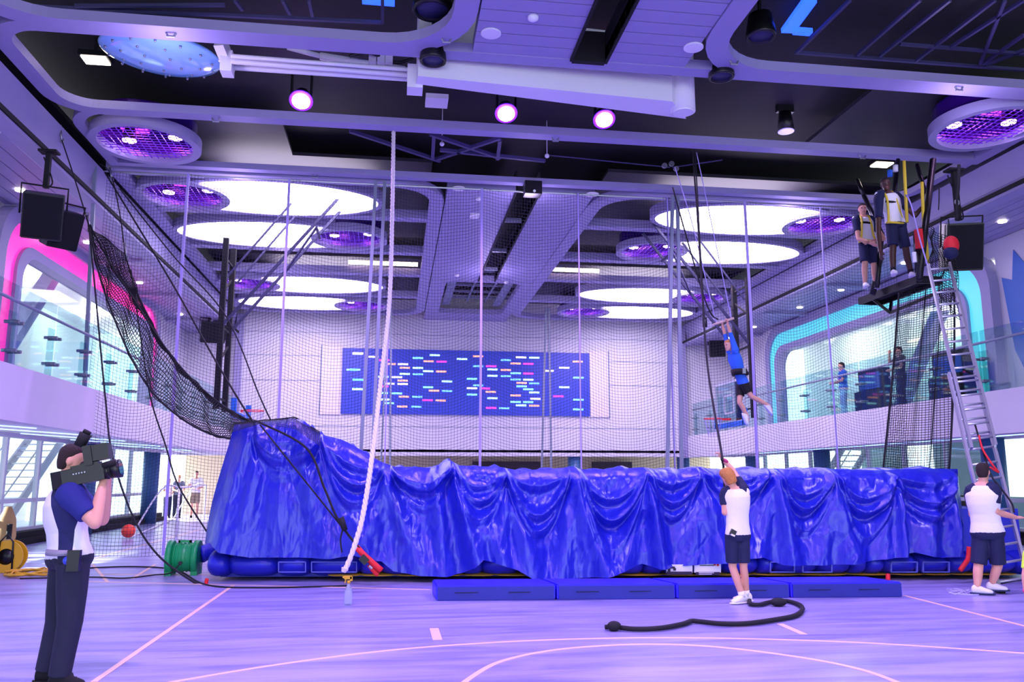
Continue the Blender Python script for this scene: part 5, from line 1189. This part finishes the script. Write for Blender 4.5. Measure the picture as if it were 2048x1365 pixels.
# hanging black net under platform
def hn(u,v):
    T0=aY(1798,585,13.9);T1=aY(1905,560,12.9);B0=aY(1768,942,13.6);B1=aY(1898,940,12.6)
    p=T0.lerp(T1,u).lerp(B0.lerp(B1,u),v); return p+V((.03*sin(u*19+v*3),.04*sin(u*23+2*v),-.05*sin(u*PI)*v))
t=thing('hanging_net','tall dense black net hanging from the platform down to the tarpaulin at right','net',tuple(hn(.5,1)))
netobj('netting',t,mROPE,hn,30,78,60,60,.0055)
for u in (0,1): MB().tube([hn(u,j/20) for j in range(21)],.018,6).build('edge_rope',mROPE,t,True)
def hn2(u,v):
    T0=aY(1856,450,12.9);T1=aY(1916,470,12.4);B0=aY(1862,545,12.8);B1=aY(1918,640,12.4)
    return T0.lerp(T1,u).lerp(B0.lerp(B1,u),v)+V((.04*sin(u*15+v*5),.05*sin(v*9),-.1*sin(PI*u)))
netobj('upper_flap',t,mROPE,hn2,16,28,30,30,.006)
wire('red_rope',[aY(1958,872,11.2),aY(1966,900,11.1),aY(1985,930,11),aY(1997,945,11),aY(1980,935,11)],.015,mRED,'red rope coil hooked on the ladder beside the man\'s head')
wire('chain_rope',[aY(1950,850,11.4),aY(1962,890,11.2),aY(1982,950,11),aY(2000,975,10.9),aY(2022,1005,10.8),aY(2028,1025,10.7)],.014,mROPE,'black twisted cord hanging from the ladder behind the right man\'s head')
# green blower
p=aZ(366,1150,0); t=thing('air_blower','green plastic air blower on the floor left of the inflatable','blower',tuple(p))
def B(dx,dy,dz): return p+V((dx,dy,dz))
for dx in (-.2,.2):
    MB().loft([(B(dx-.045,.0,.26),V((0,.24,0)),V((0,0,.26))),(B(dx-.04,.0,.26),V((0,.26,0)),V((0,0,.28))),(B(dx+.04,0,.26),V((0,.26,0)),V((0,0,.28))),(B(dx+.045,0,.26),V((0,.24,0)),V((0,0,.26)))],4 if False else 20).build('side_flange',mGREEN,t,True)
MB().loft([(B(-.18,0,.27),V((0,.2,0)),V((0,0,.22))),(B(.18,0,.27),V((0,.2,0)),V((0,0,.22)))],20).build('barrel',mGREEN,t,True)
for k in range(5): MB().loft([(B(-.13+.06*k,0,.27),V((0,.212,0)),V((0,0,.232))),(B(-.115+.06*k,0,.27),V((0,.212,0)),V((0,0,.232)))],20).build('rib',mGREEN,t,True)
MB().bb(p.x-.1,p.x+.1,p.y-.02,p.y+.02,.5,.54).bb(p.x-.1,p.x-.07,p.y-.02,p.y+.02,.42,.54).bb(p.x+.07,p.x+.1,p.y-.02,p.y+.02,.42,.54).build('carry_handle',mGREEN,t)
for dx in (-.2,.2):
    for dy in (-.14,.14): MB().bb(p.x+dx-.05,p.x+dx+.05,p.y+dy-.04,p.y+dy+.04,0,.1).build('foot',mGREEN,t)
MB().cyl(B(0,-.2,.2),B(0,-.24,.2),.03).build('cable_gland',mBLACK,t)
q_=bagp(418,1095,.6); tag(MB().tube(bez([B(.22,.1,.3),B(.5,.25,.38),B(.8,.3,.36)],6),[.13+.015*(k%2) for k in range(13)],14).build('air_duct',mVINYL,None,True),'blue fabric duct between the green blower and the inflatable','duct')
wire('power_cable',[B(0,-.22,.2),B(-.12,-.3,.06),aZ(305,1151,.012),aZ(250,1157,.012),aZ(180,1155,.012),aZ(40,1158,.012)],.011,mROPE,'black power cable on the floor from the green blower','cable')
wire('power_cable',[aZ(150,1138,.012),aZ(260,1134,.012),aZ(350,1140,.012),aZ(412,1170,.012),aZ(520,1176,.012),aZ(700,1172,.012)],.012,mROPE,'black cable on the floor running under the inflatable','cable')
# spray bottle
p=aZ(696,1211,0); t=thing('spray_bottle','clear spray bottle with a yellow trigger head standing on the floor','bottle',tuple(p))
MB().lathe(p,[(.001,0),(.046,.004),(.048,.02),(.048,.15),(.042,.19),(.018,.235),(.016,.255)],24).build('bottle_body',mat('clear_plastic','DDE6F8',.2,alpha=1,trans=.75),t,True)
MB().lathe(p+V((0,0,.2)),[(.03,-.02),(.017,.04),(.016,.055)],16).build('shoulder',mWHITEB,t,True)
MB().cyl(p+V((0,0,.255)),p+V((0,0,.29)),.022,n=16).build('collar',mYEL,t,True)
MB().box(p+V((-.01,0,.325)),(.09,.03,.04)).box(p+V((-.06,0,.33)),(.03,.022,.022)).beam(p+V((-.035,0,.31)),p+V((-.045,0,.26)),.014,.014).box(p+V((.03,0,.31)),(.03,.03,.05)).build('trigger_head',mYEL,t)
# goal, ball, reel
p=aZ(385,1012,0)
def g3(px,py,y): return aY(px,py,y)
yg=21.5
t=thing('small_goal','white tube goal frame standing near the left glazing','goal',tuple(aY(350,1075,yg)))
gp=[aZ(353,1072,.03),aY(355,968,0),]
A_=aZ(352,1076,0);B_=aZ(408,1040,0); h=1.3
A1_=A_+V((0,0,h));B1_=B_+V((0,0,h)); bk=V((-1.1,-.1,0))
MB().tube([A_,A1_],.03,8).tube([B_,B1_],.03,8).tube([A1_,B1_],.03,8).build('front_frame',mWHITE,t,True)
MB().tube(bez([A1_,A1_+bk*.4+V((0,0,-.05)),A_+bk+V((0,0,.03))],5),.022,8).tube(bez([B1_,B1_+bk*.4+V((0,0,-.05)),B_+bk+V((0,0,.03))],5),.022,8).tube([A_+bk+V((0,0,.03)),B_+bk+V((0,0,.03))],.022,8).build('back_frame',mWHITE,t,True)
p=aZ(271,1077,0)+V((-.1,-.3,0)); tag(MB().ball(p+V((0,0,.2)),.17,20,14).build('playground_ball',mat('orange_red_rubber','F0442C',.4),None,True),'orange-red ball on the floor left of the small goal','ball')
p=aZ(14,1146,0)+V((0,0,.0)); t=thing('hose_reel','yellow reel with a dark hub on the floor at the left edge','reel',tuple(p))
for dx in (-.09,.09): MB().band([(.26*cos(2*PI*k/28),.26+.26*sin(2*PI*k/28)) for k in range(28)],[(.13*cos(2*PI*k/28),.26+.13*sin(2*PI*k/28)) for k in range(28)],lambda q,s:p+V((q[0],dx+(.015 if s else -.015),q[1]))).build('yellow_flange',mYEL,t)
MB().cyl(p+V((0,-.09,.26)),p+V((0,.09,.26)),.16,n=24).build('hub',mBLACK,t,True); MB().tube([p+V((-.12,-.12,0)),p+V((-.1,-.12,.5)),p+V((0,-.12,.62)),p+V((.1,-.12,.5)),p+V((.12,-.12,0))],.014,6).build('stand',mBLACK,t,True)
pts=[]; c0=aZ(62,1148,.03)
for k in range(60): a_=k*.7; pts.append(c0+V(((.28+.1*sin(k*1.3))*cos(a_),(.35+.1*cos(k*.9))*sin(a_),.012*(k%5))))
tag(MB().tube(pts,.014,6).build('yellow_cable_coil',mYEL,None,True),'loose coil of yellow cable lying in the sun patch at left','cable')
t=thing('instrument_case','brown and black cased item leaning by the blue column at the left edge','case',tuple(aZ(12,1120,0)))
p=aZ(8,1108,0); MB().loft([(p+V((0,0,.02)),V((.14,0,0)),V((0,.08,0))),(p+V((0,0,.35)),V((.2,0,0)),V((0,.1,0))),(p+V((0,0,.7)),V((.17,0,0)),V((0,.09,0))),(p+V((0,0,.95)),V((.06,0,0)),V((0,.05,0)))],18).build('shell',mat('tan_case','B08A58',.6),t,True); MB().cyl(p+V((.1,-.1,.3)),p+V((.1,-.1,.6)),.05).build('pocket',mBLKM,t,True)
# arcade machines and table on the right balcony
for px,py,l in ((1746,800,'dark screen cabinet on the right balcony behind the glass'),(1905,790,'large dark machine on the right balcony behind the ladder')):
    q_=aX(px,py,13.4); t=thing('games_cabinet',l,'machine',(13.4,q_.y,3.3)); MB().bb(13.2,13.6,q_.y-.6,q_.y+.6,3.3,4.0).bb(13.35,13.6,q_.y-.6,q_.y+.6,4.0,4.6).build('cabinet',mBLKM,t); MB().bb(13.32,13.35,q_.y-.5,q_.y+.5,4.05,4.5).build('display',mat('dark_display','24306A',.2,emit=.3,ecol='3858C0'),t)
# chalk-like spill and shoes-scuffed cable at right
t=thing('cable_pile','pale tangled cord lying on the floor beside the right man','cord',tuple(aZ(1940,1182,0)))
pts=[aZ(1895+70*((k*37)%17)/17,1178+14*((k*23)%13)/13,.008) for k in range(30)]; MB().tube(bez(pts,4),.006,5).build('cord',mat('pale_cord','B8B4E0',.7),t,True)
wire('power_cable',[aZ(2003,1168,.01),aZ(2020,1164,.01),aZ(2048,1160,.01)],.01,mROPE,'black cord on the floor at the ladder foot','cord')
